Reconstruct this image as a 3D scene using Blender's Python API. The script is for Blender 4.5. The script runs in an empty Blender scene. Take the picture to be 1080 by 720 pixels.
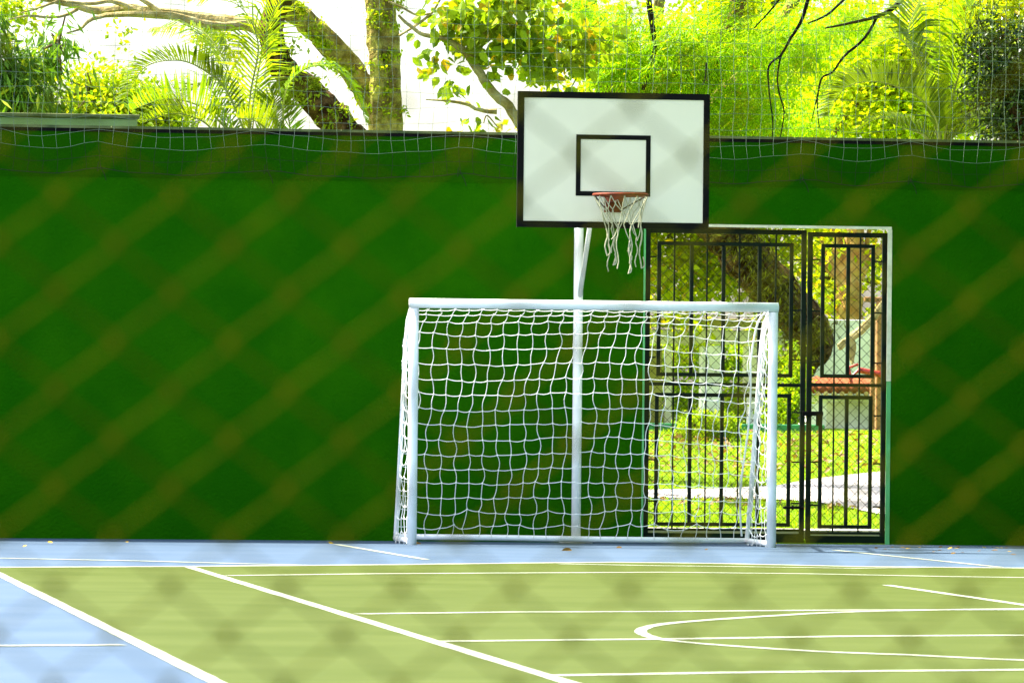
import bpy, math, random
import numpy as np
from mathutils import Vector, Matrix
random.seed(7); rng = np.random.default_rng(7)
scene = bpy.context.scene
COL = scene.collection

# ------------------------------------------------------------------ camera
CAMX, CAMY, CAMH = -7.778, -53.613, 1.080
YAW, PITCH, ROLL, FPX = 0.1352, 0.0123, 0.0101, 6541.8
def basis():
    f = np.array([math.sin(YAW)*math.cos(PITCH), math.cos(YAW)*math.cos(PITCH), math.sin(PITCH)])
    r = np.array([math.cos(YAW), -math.sin(YAW), 0.]); u = np.cross(r, f)
    c, s = math.cos(ROLL), math.sin(ROLL)
    return c*r+s*u, -s*r+c*u, f
RV, UV, FV = basis()
cam = bpy.data.cameras.new('camera'); cam_o = bpy.data.objects.new('camera', cam); COL.objects.link(cam_o)
M = Matrix.Identity(4)
for i in range(3):
    M[i][0], M[i][1], M[i][2] = RV[i], UV[i], -FV[i]
M[0][3], M[1][3], M[2][3] = CAMX, CAMY, CAMH
cam_o.matrix_world = M
cam.sensor_width = 36; cam.lens = FPX*36/1080; cam.clip_start = .1; cam.clip_end = 3000
cam.dof.use_dof = True; cam.dof.focus_distance = 54.0; cam.dof.aperture_fstop = cam.lens/14.0
scene.camera = cam_o
# ------------------------------------------------------------------ light
SUN_EL, SUN_AZ = math.radians(53), math.radians(62)      # azimuth: behind the wall, to the left
world = bpy.data.worlds.new('World'); scene.world = world; world.use_nodes = True
nt = world.node_tree; bg = nt.nodes['Background']
sky = nt.nodes.new('ShaderNodeTexSky'); sky.sky_type = 'NISHITA'; sky.sun_disc = False
sky.sun_elevation = SUN_EL; sky.sun_rotation = -SUN_AZ; sky.air_density = 1.0; sky.dust_density = 3.5; sky.ozone_density = 1.0
nt.links.new(sky.outputs[0], bg.inputs[0]); bg.inputs[1].default_value = 0.15
sun = bpy.data.lights.new('sun', 'SUN'); sun.energy = 4.6; sun.angle = math.radians(.53); sun.color = (1, .95, .85)
so = bpy.data.objects.new('sun', sun); COL.objects.link(so)
sd = Vector((-math.sin(SUN_AZ)*math.cos(SUN_EL), math.cos(SUN_AZ)*math.cos(SUN_EL), math.sin(SUN_EL)))
so.rotation_euler = sd.to_track_quat('Z', 'Y').to_euler(); so.location = (-20, 20, 30)
vs = scene.view_settings; vs.view_transform = 'Standard'; vs.look = 'None'; vs.gamma = 1; vs.exposure = 2.0
scene.cycles.use_denoising = True
scene.cycles.max_bounces = 8; scene.cycles.transmission_bounces = 4; scene.cycles.diffuse_bounces = 4

# ------------------------------------------------------------------ measuring helpers (photo pixel -> world)
def ray(px, py):
    return FV + (px-540)/FPX*RV + (360-py)/FPX*UV
CP = np.array([CAMX, CAMY, CAMH])
def at(px, py, Y):
    d = ray(px, py); t = (Y-CP[1])/d[1]; return CP+t*d
def gat(px, py, z=0.):
    d = ray(px, py); t = (z-CP[2])/d[2]; return CP+t*d

# ------------------------------------------------------------------ materials
def srgb(r, g, b):
    return tuple(((c/255)/12.92 if c/255 <= .04045 else ((c/255+.055)/1.055)**2.4) for c in (r, g, b))
def mat(name, col, rough=.6, spec=.3, metal=0, col2=None, scale=8, lo=.35, hi=.65, detail=6, bump=0, bscale=60, bdist=.01, coord='Object', stretch=None, rand=None):
    m = bpy.data.materials.new(name); m.use_nodes = True; n = m.node_tree.nodes; l = m.node_tree.links
    p = n['Principled BSDF']; p.inputs['Roughness'].default_value = rough
    p.inputs['Specular IOR Level'].default_value = spec; p.inputs['Metallic'].default_value = metal
    p.inputs['Base Color'].default_value = (*col, 1)
    tc = n.new('ShaderNodeTexCoord'); src = tc.outputs[coord]
    if stretch:
        mp = n.new('ShaderNodeMapping'); mp.inputs['Scale'].default_value = stretch; l.new(src, mp.inputs[0]); src = mp.outputs[0]
    if col2:
        nz = n.new('ShaderNodeTexNoise'); nz.inputs['Scale'].default_value = scale; nz.inputs['Detail'].default_value = detail; l.new(src, nz.inputs['Vector'])
        mr = n.new('ShaderNodeMapRange'); mr.inputs[1].default_value = lo; mr.inputs[2].default_value = hi; l.new(nz.outputs[0], mr.inputs[0])
        mx = n.new('ShaderNodeMix'); mx.data_type = 'RGBA'; l.new(mr.outputs[0], mx.inputs[0])
        mx.inputs[6].default_value = (*col, 1); mx.inputs[7].default_value = (*col2, 1); l.new(mx.outputs[2], p.inputs['Base Color'])
    if bump:
        nb = n.new('ShaderNodeTexNoise'); nb.inputs['Scale'].default_value = bscale; nb.inputs['Detail'].default_value = 5; l.new(src, nb.inputs['Vector'])
        b = n.new('ShaderNodeBump'); b.inputs['Strength'].default_value = bump; b.inputs['Distance'].default_value = bdist
        l.new(nb.outputs[0], b.inputs['Height']); l.new(b.outputs[0], p.inputs['Normal'])
    return m
def leafmat(name, a, b, c=None, trans=.45, rough=.45, tint=(1.3, 1.2, .3), spec=.12):
    """leaf colours a..b picked per leaf, c a rare third colour"""
    m = bpy.data.materials.new(name); m.use_nodes = True; n = m.node_tree.nodes; l = m.node_tree.links
    p = n['Principled BSDF']; p.inputs['Roughness'].default_value = rough; p.inputs['Specular IOR Level'].default_value = spec
    g = n.new('ShaderNodeNewGeometry'); cr = n.new('ShaderNodeValToRGB'); e = cr.color_ramp.elements
    e[0].color = (*a, 1); e[0].position = 0; e[1].color = (*b, 1); e[1].position = .86
    if c:
        x = e.new(.95); x.color = (*c, 1)
    l.new(g.outputs['Random Per Island'], cr.inputs[0]); l.new(cr.outputs[0], p.inputs['Base Color'])
    t = n.new('ShaderNodeBsdfTranslucent'); mm = n.new('ShaderNodeMix'); mm.data_type = 'RGBA'; mm.blend_type = 'MULTIPLY'; mm.inputs[0].default_value = 1
    mm.inputs[7].default_value = (*tint, 1); l.new(cr.outputs[0], mm.inputs[6]); l.new(mm.outputs[2], t.inputs[0])
    ms = n.new('ShaderNodeMixShader'); ms.inputs[0].default_value = trans
    l.new(p.outputs[0], ms.inputs[1]); l.new(t.outputs[0], ms.inputs[2]); l.new(ms.outputs[0], n['Material Output'].inputs[0])
    return m
MT = dict(
    wall=mat('green_wall_paint', (.0085, .085, .0001), .85, .02, col2=(.0170, .106, .0002), scale=1.6, lo=.38, hi=.7, detail=9, bump=.8, bscale=38, bdist=.012),
    beam=mat('green_beam_paint', (.0070, .068, .0001), .85, .02, col2=(.012, .080, .0002), scale=1.4, bump=.4, bscale=40, bdist=.01),
    coping=mat('coping', (.16, .18, .07), .8, .1, col2=(.06, .08, .03), scale=5, bump=.3),
    court_green=mat('court_green_paint', (.051, .070, .0085), .8, .06, col2=(.064, .083, .014), scale=1.1, bump=.15, bscale=25, bdist=.004),
    court_blue=mat('court_blue_paint', (.058, .092, .138), .8, .06, col2=(.070, .104, .148), scale=1.3, bump=.15, bscale=25, bdist=.004),
    line=mat('white_line_paint', (.30, .32, .24), .7, .1, col2=(.19, .22, .13), scale=9, lo=.5, hi=.8),
    white=mat('white_gloss_paint', (.93, .93, .90), .4, .5, col2=(.87, .87, .83), scale=6, lo=.45, hi=.8, bump=.05, bscale=30, bdist=.003),
    net=mat('white_cord', (.90, .90, .84), .8, .2),
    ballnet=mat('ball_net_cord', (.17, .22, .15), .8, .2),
    netshade=mat('shaded_net_cord', (.018, .035, .012), .9, .05),  # ball net cord with the wall's shade put into its colour
    tornnet=mat('old_net_cord', (.50, .48, .30), .9, .1, col2=(.38, .36, .22), scale=40),
    board=mat('backboard_paint', (.90, .80, .56), .6, .15, col2=(.86, .76, .53), scale=3),
    black=mat('black_paint', (.0025, .0025, .002), .7, .1, col2=(.005, .004, .003), scale=20),
    rim=mat('red_rim_paint', (.24, .040, .010), .6, .2, col2=(.13, .020, .006), scale=25),
    rod=mat('dark_rod', (.05, .03, .02), .5, .4),
    gate=mat('dark_green_gate_paint', (.0020, .005, .0015), .6, .15, col2=(.004, .012, .003), scale=14),
    plate=mat('gate_plate_paint', (.002, .014, .002), .6, .12, col2=(.0015, .006, .0015), scale=5),
    mesh=mat('thin_mesh_wire', (.02, .02, .01), .7, .1),
    jamb=mat('cream_jamb', (.85, .80, .58), .7, .2, col2=(.75, .70, .48), scale=20),
    jambg=mat('light_green_jamb', (.10, .42, .13), .6, .3, col2=(.14, .48, .17), scale=10),
    rust=mat('rusty_wire', (.050, .052, .0006), .8, .02, col2=(.088, .082, .0008), scale=60),
    bark=mat('bark', (.10, .060, .028), .9, .1, col2=(.17, .13, .06), scale=9, bump=1, bscale=22, bdist=.04),
    barkdark=mat('dark_bark', (.035, .016, .006), .95, .03, col2=(.15, .09, .03), scale=9, lo=.42, hi=.62, bump=1, bscale=14, bdist=.12),
    barkmoss=mat('mossy_bark', (.17, .13, .035), .95, .03, col2=(.42, .38, .08), scale=9, lo=.42, hi=.62, bump=1, bscale=16, bdist=.10),
    barkpale=mat('pale_bark', (.42, .36, .16), .9, .05, col2=(.22, .16, .05), scale=12, bump=.8, bscale=30, bdist=.02),
    barkbrown=mat('orange_brown_bark', (.34, .16, .045), .9, .05, col2=(.44, .30, .10), scale=7, bump=.8, bscale=20, bdist=.03),
    grass=mat('lawn', (.18, .29, .008), .95, .05, col2=(.12, .22, .006), scale=2.5, bump=.8, bscale=50, bdist=.05),
    soil=mat('ground', (.10, .12, .04), .95, .1, col2=(.14, .15, .06), scale=.4),
    path=mat('pale_concrete', (.52, .46, .42), .9, .1, col2=(.44, .40, .35), scale=5, bump=.3),
    cream=mat('cream_render', (.78, .74, .48), .8, .2, col2=(.52, .48, .32), scale=2),
    whitewall=mat('white_render', (.92, .90, .82), .8, .2, col2=(.70, .69, .62), scale=2),
    olive=mat('olive_render', (.30, .28, .07), .8, .1, col2=(.24, .22, .05), scale=3),
    shed=mat('pale_green_render', (.22, .30, .10), .8, .2, col2=(.28, .36, .15), scale=3, bump=.3),
    teal=mat('teal_green_paint', (.05, .26, .09), .7, .2, col2=(.04, .20, .07), scale=2),
    wood=mat('warm_wood', (.38, .19, .06), .7, .3, col2=(.27, .12, .035), scale=6, stretch=(6, 6, 1)),
    tile=mat('terracotta', (.30, .085, .025), .8, .1, col2=(.18, .05, .018), scale=14),
    tilep=mat('pale_tile_edge', (.55, .42, .16), .8, .2, col2=(.45, .30, .1), scale=14),
    red=mat('red_paint', (.50, .04, .02), .4, .4, col2=(.40, .03, .02), scale=5),
    dryleaf=mat('dry_leaf', (.20, .11, .02), .8, .2, col2=(.10, .05, .012), scale=60),
    yellowleaf=mat('yellow_leaf', (.50, .33, .03), .7, .2, col2=(.35, .20, .02), scale=60),
    lime=leafmat('lime_leaves', (.13, .33, .003), (.38, .60, .004), (.50, .46, .006), .6),
    yellowgreen=leafmat('yellow_green_leaves', (.18, .31, .004), (.44, .55, .010), (.50, .48, .02), .55),
    farleaf=leafmat('far_bright_leaves', (.30, .46, .004), (.62, .74, .010), (.66, .60, .02), .68),
    mango=leafmat('long_dark_leaves', (.05, .13, .010), (.15, .30, .025), (.42, .50, .03), .45),
    broad=leafmat('broad_leaves', (.09, .17, .008), (.32, .46, .015), (.46, .32, .01), .55),
    glossy=leafmat('small_dark_leaves', (.012, .035, .005), (.06, .11, .012), (.24, .30, .04), .2, .3, spec=.4),
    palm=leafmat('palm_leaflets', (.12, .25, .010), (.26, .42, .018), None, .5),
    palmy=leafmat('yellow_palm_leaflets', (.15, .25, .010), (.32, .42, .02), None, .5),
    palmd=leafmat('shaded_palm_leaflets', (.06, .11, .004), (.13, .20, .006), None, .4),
    frondstem=mat('palm_stalk', (.30, .32, .06), .6, .3, col2=(.2, .24, .04), scale=10),
    bushleaf=leafmat('hedge_leaves', (.16, .30, .005), (.36, .50, .008), (.45, .45, .02), .5),
    bgl=leafmat('park_leaves', (.20, .30, .004), (.50, .56, .008), (.50, .36, .02), .6),
)

# ------------------------------------------------------------------ mesh helpers
class MB:
    def __init__(s): s.v = []; s.f = []
    def add(s, vs, fs):
        b = len(s.v); s.v.extend([tuple(map(float, q)) for q in vs]); s.f.extend([tuple(b+i for i in q) for q in fs]); return s
    def box(s, x0, x1, y0, y1, z0, z1):
        return s.add([(x0,y0,z0),(x1,y0,z0),(x1,y1,z0),(x0,y1,z0),(x0,y0,z1),(x1,y0,z1),(x1,y1,z1),(x0,y1,z1)],
              [(0,3,2,1),(4,5,6,7),(0,1,5,4),(1,2,6,5),(2,3,7,6),(3,0,4,7)])
    def bbox(s, x0, x1, y0, y1, z0, z1, b=.006):     # box with chamfered edges
        X, Y, Z = (x0, x1), (y0, y1), (z0, z1); vs = []; idx = {}
        for i in (0, 1):
            for j in (0, 1):
                for k in (0, 1):
                    dx, dy, dz = (b, -b)[i], (b, -b)[j], (b, -b)[k]
                    idx[i,j,k,0] = len(vs); vs.append((X[i], Y[j]+dy, Z[k]+dz))
                    idx[i,j,k,1] = len(vs); vs.append((X[i]+dx, Y[j], Z[k]+dz))
                    idx[i,j,k,2] = len(vs); vs.append((X[i]+dx, Y[j]+dy, Z[k]))
        fs = []
        for i in (0, 1):
            a = [idx[i,0,0,0], idx[i,1,0,0], idx[i,1,1,0], idx[i,0,1,0]]; fs.append(a if i else a[::-1])
            a = [idx[0,i,0,1], idx[1,i,0,1], idx[1,i,1,1], idx[0,i,1,1]]; fs.append(a[::-1] if i else a)
            a = [idx[0,0,i,2], idx[1,0,i,2], idx[1,1,i,2], idx[0,1,i,2]]; fs.append(a if i else a[::-1])
        for j in (0, 1):
            for k in (0, 1):
                fs.append([idx[0,j,k,1], idx[1,j,k,1], idx[1,j,k,2], idx[0,j,k,2]])
                fs.append([idx[j,0,k,0], idx[j,1,k,0], idx[j,1,k,2], idx[j,0,k,2]])
                fs.append([idx[j,k,0,0], idx[j,k,1,0], idx[j,k,1,1], idx[j,k,0,1]])
        for i in (0, 1):
            for j in (0, 1):
                for k in (0, 1): fs.append([idx[i,j,k,0], idx[i,j,k,1], idx[i,j,k,2]])
        return s.add(vs, fs)
    def tube(s, pts, r, n=6, cap=True, rough=0.):
        pts = [np.asarray(p, float) for p in pts]; N = len(pts)
        rr = list(r) if hasattr(r, '__len__') else [r]*N
        t0 = pts[1]-pts[0]; ref = np.array([0, 0, 1.]) if abs(t0[2]) < .8*np.linalg.norm(t0) else np.array([0, 1., 0])
        rings = []; ph = random.random()*6
        for i, p in enumerate(pts):
            t = pts[min(i+1, N-1)]-pts[max(i-1, 0)]; t = t/(np.linalg.norm(t)+1e-12)
            a = ref-t*(ref@t); a /= np.linalg.norm(a)+1e-12; b = np.cross(t, a); ref = a
            ring = []
            for k in range(n):
                an = 2*math.pi*k/n; q = rr[i]
                if rough: q *= 1+rough*(math.sin(3*an+ph+i*.45)*.5+math.sin(5*an-i*.8+ph)*.35+random.uniform(-.3, .3))
                ring.append(p+q*(math.cos(an)*a+math.sin(an)*b))
            rings += ring
        fs = [(i*n+k, i*n+(k+1) % n, (i+1)*n+(k+1) % n, (i+1)*n+k) for i in range(N-1) for k in range(n)]
        if cap: fs += [tuple(range(n))[::-1], tuple((N-1)*n+k for k in range(n))]
        return s.add(rings, fs)
    def seg_np(s, A, B, r, n=4):
        """many straight strands at once"""
        A = np.asarray(A, float); B = np.asarray(B, float); T = B-A; T /= np.linalg.norm(T, axis=1)[:, None]+1e-12
        ref = np.where(np.abs(T[:, 2:3]) < .8, np.array([[0, 0, 1.]]), np.array([[0, 1., 0]]))
        a = ref-T*np.sum(ref*T, 1)[:, None]; a /= np.linalg.norm(a, axis=1)[:, None]; b = np.cross(T, a)
        vs = []
        for P in (A, B):
            for k in range(n):
                an = 2*math.pi*(k+.5)/n; vs.append(P+r*(math.cos(an)*a+math.sin(an)*b))
        V = np.stack(vs, 1).reshape(-1, 3); m = len(A); base = len(s.v)
        s.v.extend(map(tuple, V.tolist()))
        o = np.arange(m)*2*n+base
        for k in range(n):
            k2 = (k+1) % n
            s.f.extend(np.stack([o+k, o+k2, o+n+k2, o+n+k], 1).tolist())
        return s
    def build(s, name, m, parent=None, smooth=False):
        me = bpy.data.meshes.new(name); me.from_pydata(s.v, [], [tuple(f) for f in s.f]); me.validate(); me.update()
        if smooth: me.polygons.foreach_set('use_smooth', [True]*len(me.polygons))
        me.materials.append(MT[m] if isinstance(m, str) else m)
        o = bpy.data.objects.new(name, me); COL.objects.link(o)
        if parent:
            o.parent = parent; o.matrix_parent_inverse = root_world(parent).inverted()
        return o
def root_world(o):
    m = o.matrix_basis.copy()
    while o.parent:
        m = o.parent.matrix_basis @ o.matrix_parent_inverse @ m; o = o.parent
    return m
def tag(o, label=None, cat=None, group=None, kind=None):
    for k, v in (('label', label), ('category', cat), ('group', group), ('kind', kind)):
        if v: o[k] = v
    return o
def empty(name, loc, label, cat, group=None):
    o = bpy.data.objects.new(name, None); COL.objects.link(o); o.location = tuple(map(float, loc)); o.empty_display_size = .2
    return tag(o, label, cat, group)
def struct(o, label=None): o['kind'] = 'structure'; return tag(o, label) if label else o

# ------------------------------------------------------------------ ground
WT = .18                                     # wall thickness
def terr(y):
    y = max(y, 0.)
    if y < 16: return .03+.0555*y
    return .03+.0555*16+.10*(1-math.exp(-(y-16)/6))
g = MB()
xs = list(np.unique(np.concatenate([np.linspace(-600, -30, 10), np.linspace(-30, 30, 41), np.linspace(30, 600, 10)])))
ys = [-600, -200, -90, -62, -40, -20, -5, .05, .06]+list(np.linspace(1, 30, 30))+[40, 60, 100, 200, 400, 900]
def gz(x, y): return -.012 if y <= .05 else terr(y)+(.05*math.sin(x*.5+y*.3) if 18 < y < 300 else 0)
vsx = [(x, y, gz(x, y)) for y in ys for x in xs]; nx = len(xs)
g.add(vsx, [(j*nx+i, j*nx+i+1, (j+1)*nx+i+1, (j+1)*nx+i) for j in range(len(ys)-1) for i in range(nx-1)])
struct(g.build('ground', 'grass'))
# court slab: blue surround sheet, green playing area, painted lines, each a few mm above the last
c = MB(); n_ = 30
c.add([(x, y, 0) for y in (-70, 0) for x in np.linspace(-14, 14, n_)], [(i, i+1, n_+i+1, n_+i) for i in range(n_-1)])
struct(c.build('court_surface', 'court_blue'))
def px_line(pts, z): return [gat(x, y, z)[:2] for x, y in pts]
edge = px_line([(0, 598), (200, 597), (400, 595.3), (540, 593.6), (650, 592.6), (760, 594), (900, 597), (1080, 598.8)], .0015)
ex = [(-5.57, edge[0][1]-.0)]+[tuple(e) for e in edge if e[0] > -5.5]+[(8.5, edge[-1][1]-.2)]
gp = MB(); m_ = len(ex)
gp.add([(x, y, .0015) for x, y in ex]+[(x, -70, .0015) for x, y in ex], [(i, m_+i, m_+i+1, i+1) for i in range(m_-1)])
struct(gp.build('court_playing_area', 'court_green'))
def paint(pts, w, z=.008, wx=None):
    z = .0018+z*.14
    mb = MB(); P = [np.array(p, float) for p in pts]; L = []; R_ = []
    # resample with slight wear in the width
    Q = []
    for a, b in zip(P[:-1], P[1:]):
        k = max(1, int(np.linalg.norm(b-a)/.35))
        Q += [a+(b-a)*t/k for t in range(k)]
    Q.append(P[-1])
    for i, q in enumerate(Q):
        t = Q[min(i+1, len(Q)-1)]-Q[max(i-1, 0)]; t /= np.linalg.norm(t); nrm = np.array([-t[1], t[0]])
        ww = (w if not wx else math.hypot(nrm[0]*wx, nrm[1]*w))*(1+random.uniform(-.08, .08)); L.append((*(q+nrm*ww/2), z)); R_.append((*(q-nrm*ww/2), z))
    n = len(Q); mb.add(L+R_, [(i, n+i, n+i+1, i+1) for i in range(n-1)])
    struct(mb.build('court_line', 'line')); return mb
paint([(-5.57, edge[0][1]-.35), (-5.57, -60)], .075, .012)
l2 = px_line([(200, 598), (600, 720)], 0)
paint([l2[0], l2[1], l2[1]+(l2[1]-l2[0])*1.5], .075, .0135)
l3 = px_line([(935, 617), (1080, 638)], 0); paint([l3[0], l3[1], l3[1]+(l3[1]-l3[0])*3], .07, .015)
paint(px_line([(880, 580), (1055, 598)], 0), .06, .011)
paint(px_line([(355, 574), (450, 590)], 0), .06, .011)
paint([(edge[0][0]-3, edge[0][1]+.1)]+[tuple(e) for e in edge]+[(9, edge[-1][1]-.2)], .19, .0095)
paint([(-9, gat(0, 588)[1])]+px_line([(0, 588.5), (150, 591.5), (260, 594.5), (330, 596)], 0), .14, .0105)
paint(px_line([(590, 594.6), (700, 596.6), (790, 597.6), (900, 599.2), (983, 598.2)], 0), .13, .0115)
paint(px_line([(240, 607), (400, 605), (540, 604.2), (700, 603.4), (850, 605), (1000, 608), (1080, 609), (1300, 610)], 0), .14, .0125)
paint(px_line([(378, 647.5), (540, 645.5), (700, 645), (880, 643.5), (1080, 643), (1300, 643)], 0), .13, .0145)
paint(px_line([(460, 676.5), (600, 675), (710, 674), (900, 671), (1080, 670), (1300, 669)], 0), .13, .0145)
paint(px_line([(585, 712.5), (800, 709), (1080, 706.5), (1300, 705)], 0), .13, .0145)
paint([(-10, gat(0, 681)[1])]+px_line([(0, 681), (130, 680)], 0), .13, .0105)
arc = px_line([(1240, 640.5), (1080, 642), (980, 643.5), (880, 646), (800, 650.5), (740, 654.5), (704, 657.8), (683, 661.5), (675.5, 666), (684, 671), (706, 675.5), (760, 680.5), (860, 687), (960, 691), (1080, 696.5), (1300, 703)], 0)
def catm(P, k=6):
    P = [np.array(p) for p in P]; o = []
    for i in range(len(P)-1):
        p0, p1, p2, p3 = P[max(i-1, 0)], P[i], P[i+1], P[min(i+2, len(P)-1)]
        for j in range(k):
            t = j/k; o.append(.5*((2*p1)+(-p0+p2)*t+(2*p0-5*p1+4*p2-p3)*t*t+(-p0+3*p1-3*p2+p3)*t**3))
    return o+[P[-1]]
paint(catm(arc), .13, .0165, .06)

# park path behind the gate
def tzw(px, py):      # hit the slope of the lawn
    d = ray(px, py); lo, hi = (0.2-CP[1])/d[1], (17-CP[1])/d[1]
    for _ in range(40):
        mid = (lo+hi)/2; p = CP+d*mid
        if p[2] > terr(p[1]): lo = mid
        else: hi = mid
    return CP+d*lo
top_ = [tzw(*q) for q in ((560, 519), (640, 518), (700, 517), (760, 516), (820, 512.5), (860, 505.5), (900, 501), (940, 497), (990, 492), (1060, 486))]
bot_ = [tzw(*q) for q in ((560, 526), (640, 526), (700, 526), (760, 526), (820, 527.5), (860, 530), (900, 537), (940, 546), (990, 556), (1060, 566))]
mb = MB(); nn = len(top_); K = 6
vv = []
for k in range(K+1):
    for a, b in zip(top_, bot_):
        p = a+(b-a)*k/K; vv.append((p[0], p[1], terr(p[1])+.012))
mb.add(vv, [((k+1)*nn+i, (k+1)*nn+i+1, k*nn+i+1, k*nn+i) for k in range(K) for i in range(nn-1)])
struct(mb.build('path', 'path'))
mb = MB(); mb.box(-3, 7, WT+.02, 1.0, .02, .118)
struct(mb.build('pavement', 'path'))

# ------------------------------------------------------------------ wall with its opening
WH = 3.545; GX0, GX1 = at(679, 400, 0)[0], at(939, 400, 0)[0]; GT = at(850, 238.5, 0)[2]
wall = empty('boundary_wall', (0, 0, 0), 'tall dark green painted wall closing off the end of the court', 'wall')
mb = MB()
def wallgrid(x0, x1, z0, z1):
    nx_ = max(2, int((x1-x0)/.4)+1); nz_ = max(2, int((z1-z0)/.4)+1)
    mb.box(x0, x1, 0, WT, z0, z1)
wallgrid(-14, GX0, -.05, WH); wallgrid(GX1, 14, -.05, WH); wallgrid(GX0, GX1, GT, WH)
wall_m = mb.build('wall', 'wall', wall)
mb = MB(); mb.box(-14, 14, -.004, -.0005, 3.125, WH); mb.build('upper_band', 'beam', wall)
mb = MB()
for x in np.arange(-14, 14, 2.0): mb.box(x, x+1.992, -.02, WT+.02, WH, WH+.022)
mb.build('coping', 'coping', wall)
mb = MB(); mb.box(-14, 14, -.012, -.005, WH-.03, WH-.002); mb.build('shadow_strip', 'black', wall)  # dark strip painted in as the shadow line under the coping

shade_wall = empty('boundary_wall', (4.85, -12, 0), 'unseen dark green side wall past the right edge, added to darken the end wall', 'wall')  # unseen wall, added to keep light off the right of the end wall
mb = MB(); mb.box(4.85, 5.03, -26, -.006, -.05, WH-.01); mb.build('wall', 'wall', shade_wall)  # body of the added, unseen shade wall
mb = MB(); mb.box(4.83, 5.05, -26, -.03, WH-.01, WH+.012); mb.build('coping', 'coping', shade_wall)  # top of the added, unseen shade wall
# ------------------------------------------------------------------ low shed behind the wall
sx1 = at(145, 125, 2.2)[0]; z0 = at(60, 133, 2.2)[2]; z1 = at(60, 121.5, 2.2)[2]
shed = empty('storage_shed', (sx1-3, 2.2, 0), 'pale green flat-roofed shed just showing over the wall top', 'shed')
mb = MB(); mb.box(sx1-6, sx1-.15, 2.35, 4.6, .1, z0); mb.build('wall', 'cream', shed)
mb = MB(); mb.bbox(sx1-6.2, sx1, 2.2, 4.8, z0, z1-.02, .01); mb.build('roof_slab', 'shed', shed)
mb = MB(); mb.bbox(sx1-6.23, sx1+.02, 2.17, 4.83, z1-.02, z1+.015, .006); mb.build('roof_edge', 'coping', shed)

# ------------------------------------------------------------------ gate
gate = empty('metal_gate', ((GX0+GX1)/2, .06, 0), 'dark double-leaf metal gate of rectangles and bars in the green wall', 'gate')
GY = .06
def X(px, py=400): return at(px, py, GY)[0]
def Z(py, px=800): return at(px, py, GY)[2]
GB = at(800, 574.5, 0)[2]
def rect_frame(name, x0, x1, z0, z1, w, parent, d=.03, y=GY):
    mb = MB(); e = .0
    mb.bbox(x0, x0+w, y, y+d, z0, z1, .003); mb.bbox(x1-w, x1, y, y+d, z0, z1, .003)
    mb.bbox(x0+w, x1-w, y+.001, y+d-.001, z1-w, z1, .003); mb.bbox(x0+w, x1-w, y+.001, y+d-.001, z0, z0+w, .003)
    return mb.build(name, 'gate', parent)
def vbar(x, z0, z1, w, parent, y=GY+.004, name='vertical_bar', d=None):
    mb = MB(); mb.bbox(x-w/2, x+w/2, y, y+(d or w), z0, z1, min(.002, w*.2)); return mb.build(name, 'gate', parent)
def hbar(x0, x1, z, w, parent, y=GY+.006, name='spacer_bar'):
    mb = MB(); mb.bbox(x0, x1, y, y+w, z-w/2, z+w/2, .002); return mb.build(name, 'gate', parent)
def diamond_mesh(x0, x1, z0, z1, s, r, y, parent):
    A = []; B = []; h = z1-z0
    for sgn in (1, -1):
        k = x0-h*1.1 if sgn > 0 else x0
        while k < (x1 if sgn > 0 else x1+h*1.1):
            # line x = k + sgn*(z-z0)/1.1...
            pts = []
            za, zb = 0, h
            xa, xb = k, k+sgn*h
            lo, hi = 0., 1.
            dx = xb-xa
            t0, t1 = sorted(((x0-xa)/dx, (x1-xa)/dx)); lo = max(lo, t0); hi = min(hi, t1)
            if hi > lo:
                A.append((xa+dx*lo, y+(.0015*sgn), z0+h*lo)); B.append((xa+dx*hi, y+(.0015*sgn), z0+h*hi))
            k += s
    m_b = MB(); m_b.seg_np(A, B, r, 4); return m_b.build('wire_mesh', 'mesh', parent)
def make_leaf(fx0, fx1, ftop, ux0, ux1, ztops, thick, thin, conn, midr, bot, prow):
    lf = rect_frame('gate_leaf', fx0, fx1, ztops['foot'], ftop, .042, gate, .04)
    # mid rail and bottom rail
    hbar(fx0+.036, fx1-.036, ztops['mid'], .030, lf, name='middle_rail')
    hbar(fx0+.036, fx1-.036, ztops['bot'], .022, lf, name='bottom_rail')
    rect_frame('inner_frame', ux0, ux1, ztops['u0'], ztops['u1'], .033, lf, .024, GY+.005)
    rect_frame('inner_frame', ux0-.01, ux1-.01, ztops['l0'], ztops['l1'], .033, lf, .024, GY+.005)
    for x in thick:
        vbar(x, ztops['u0']+.027, ztops['u1']-.033, .031, lf); vbar(x-.003, ztops['l0']+.033, ztops['l1']-.033, .031, lf)
    for x in thin: vbar(x, ztops['bot']+.009, ftop-.042, .014, lf, GY+.036)
    for z in conn:
        hbar(fx0+.036, ux0-.008, z, .013, lf); hbar(ux1, fx1-.036, z-.01, .013, lf)
    mb = MB(); mb.bbox(fx0+.002, fx1-.002, GY-.006, GY-.001, ztops['foot']-.02, ztops['plate'], .002); mb.build('kick_plate', 'plate', lf)
    diamond_mesh(fx0+.03, fx1-.03, ztops['bot'], ftop-.03,   .095, .0026, GY+.054, lf)
    return lf
zz = dict(u1=Z(255.8), u0=Z(397.6), l1=Z(415), l0=Z(555), mid=Z(405.7), bot=Z(558.6), plate=Z(562.3), foot=.03)
c1 = [Z(q, 685) for q in (270.5, 324, 376.5, 432, 484.5, 528)]
lf1 = make_leaf(X(680), X(849.5), Z(241.5, 760), X(692.5), X(836), zz, [X(728.8), X(762.5), X(800.5)], [X(711), X(745.5), X(779.7), X(818.2)], c1, 0, 0, 0)
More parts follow.
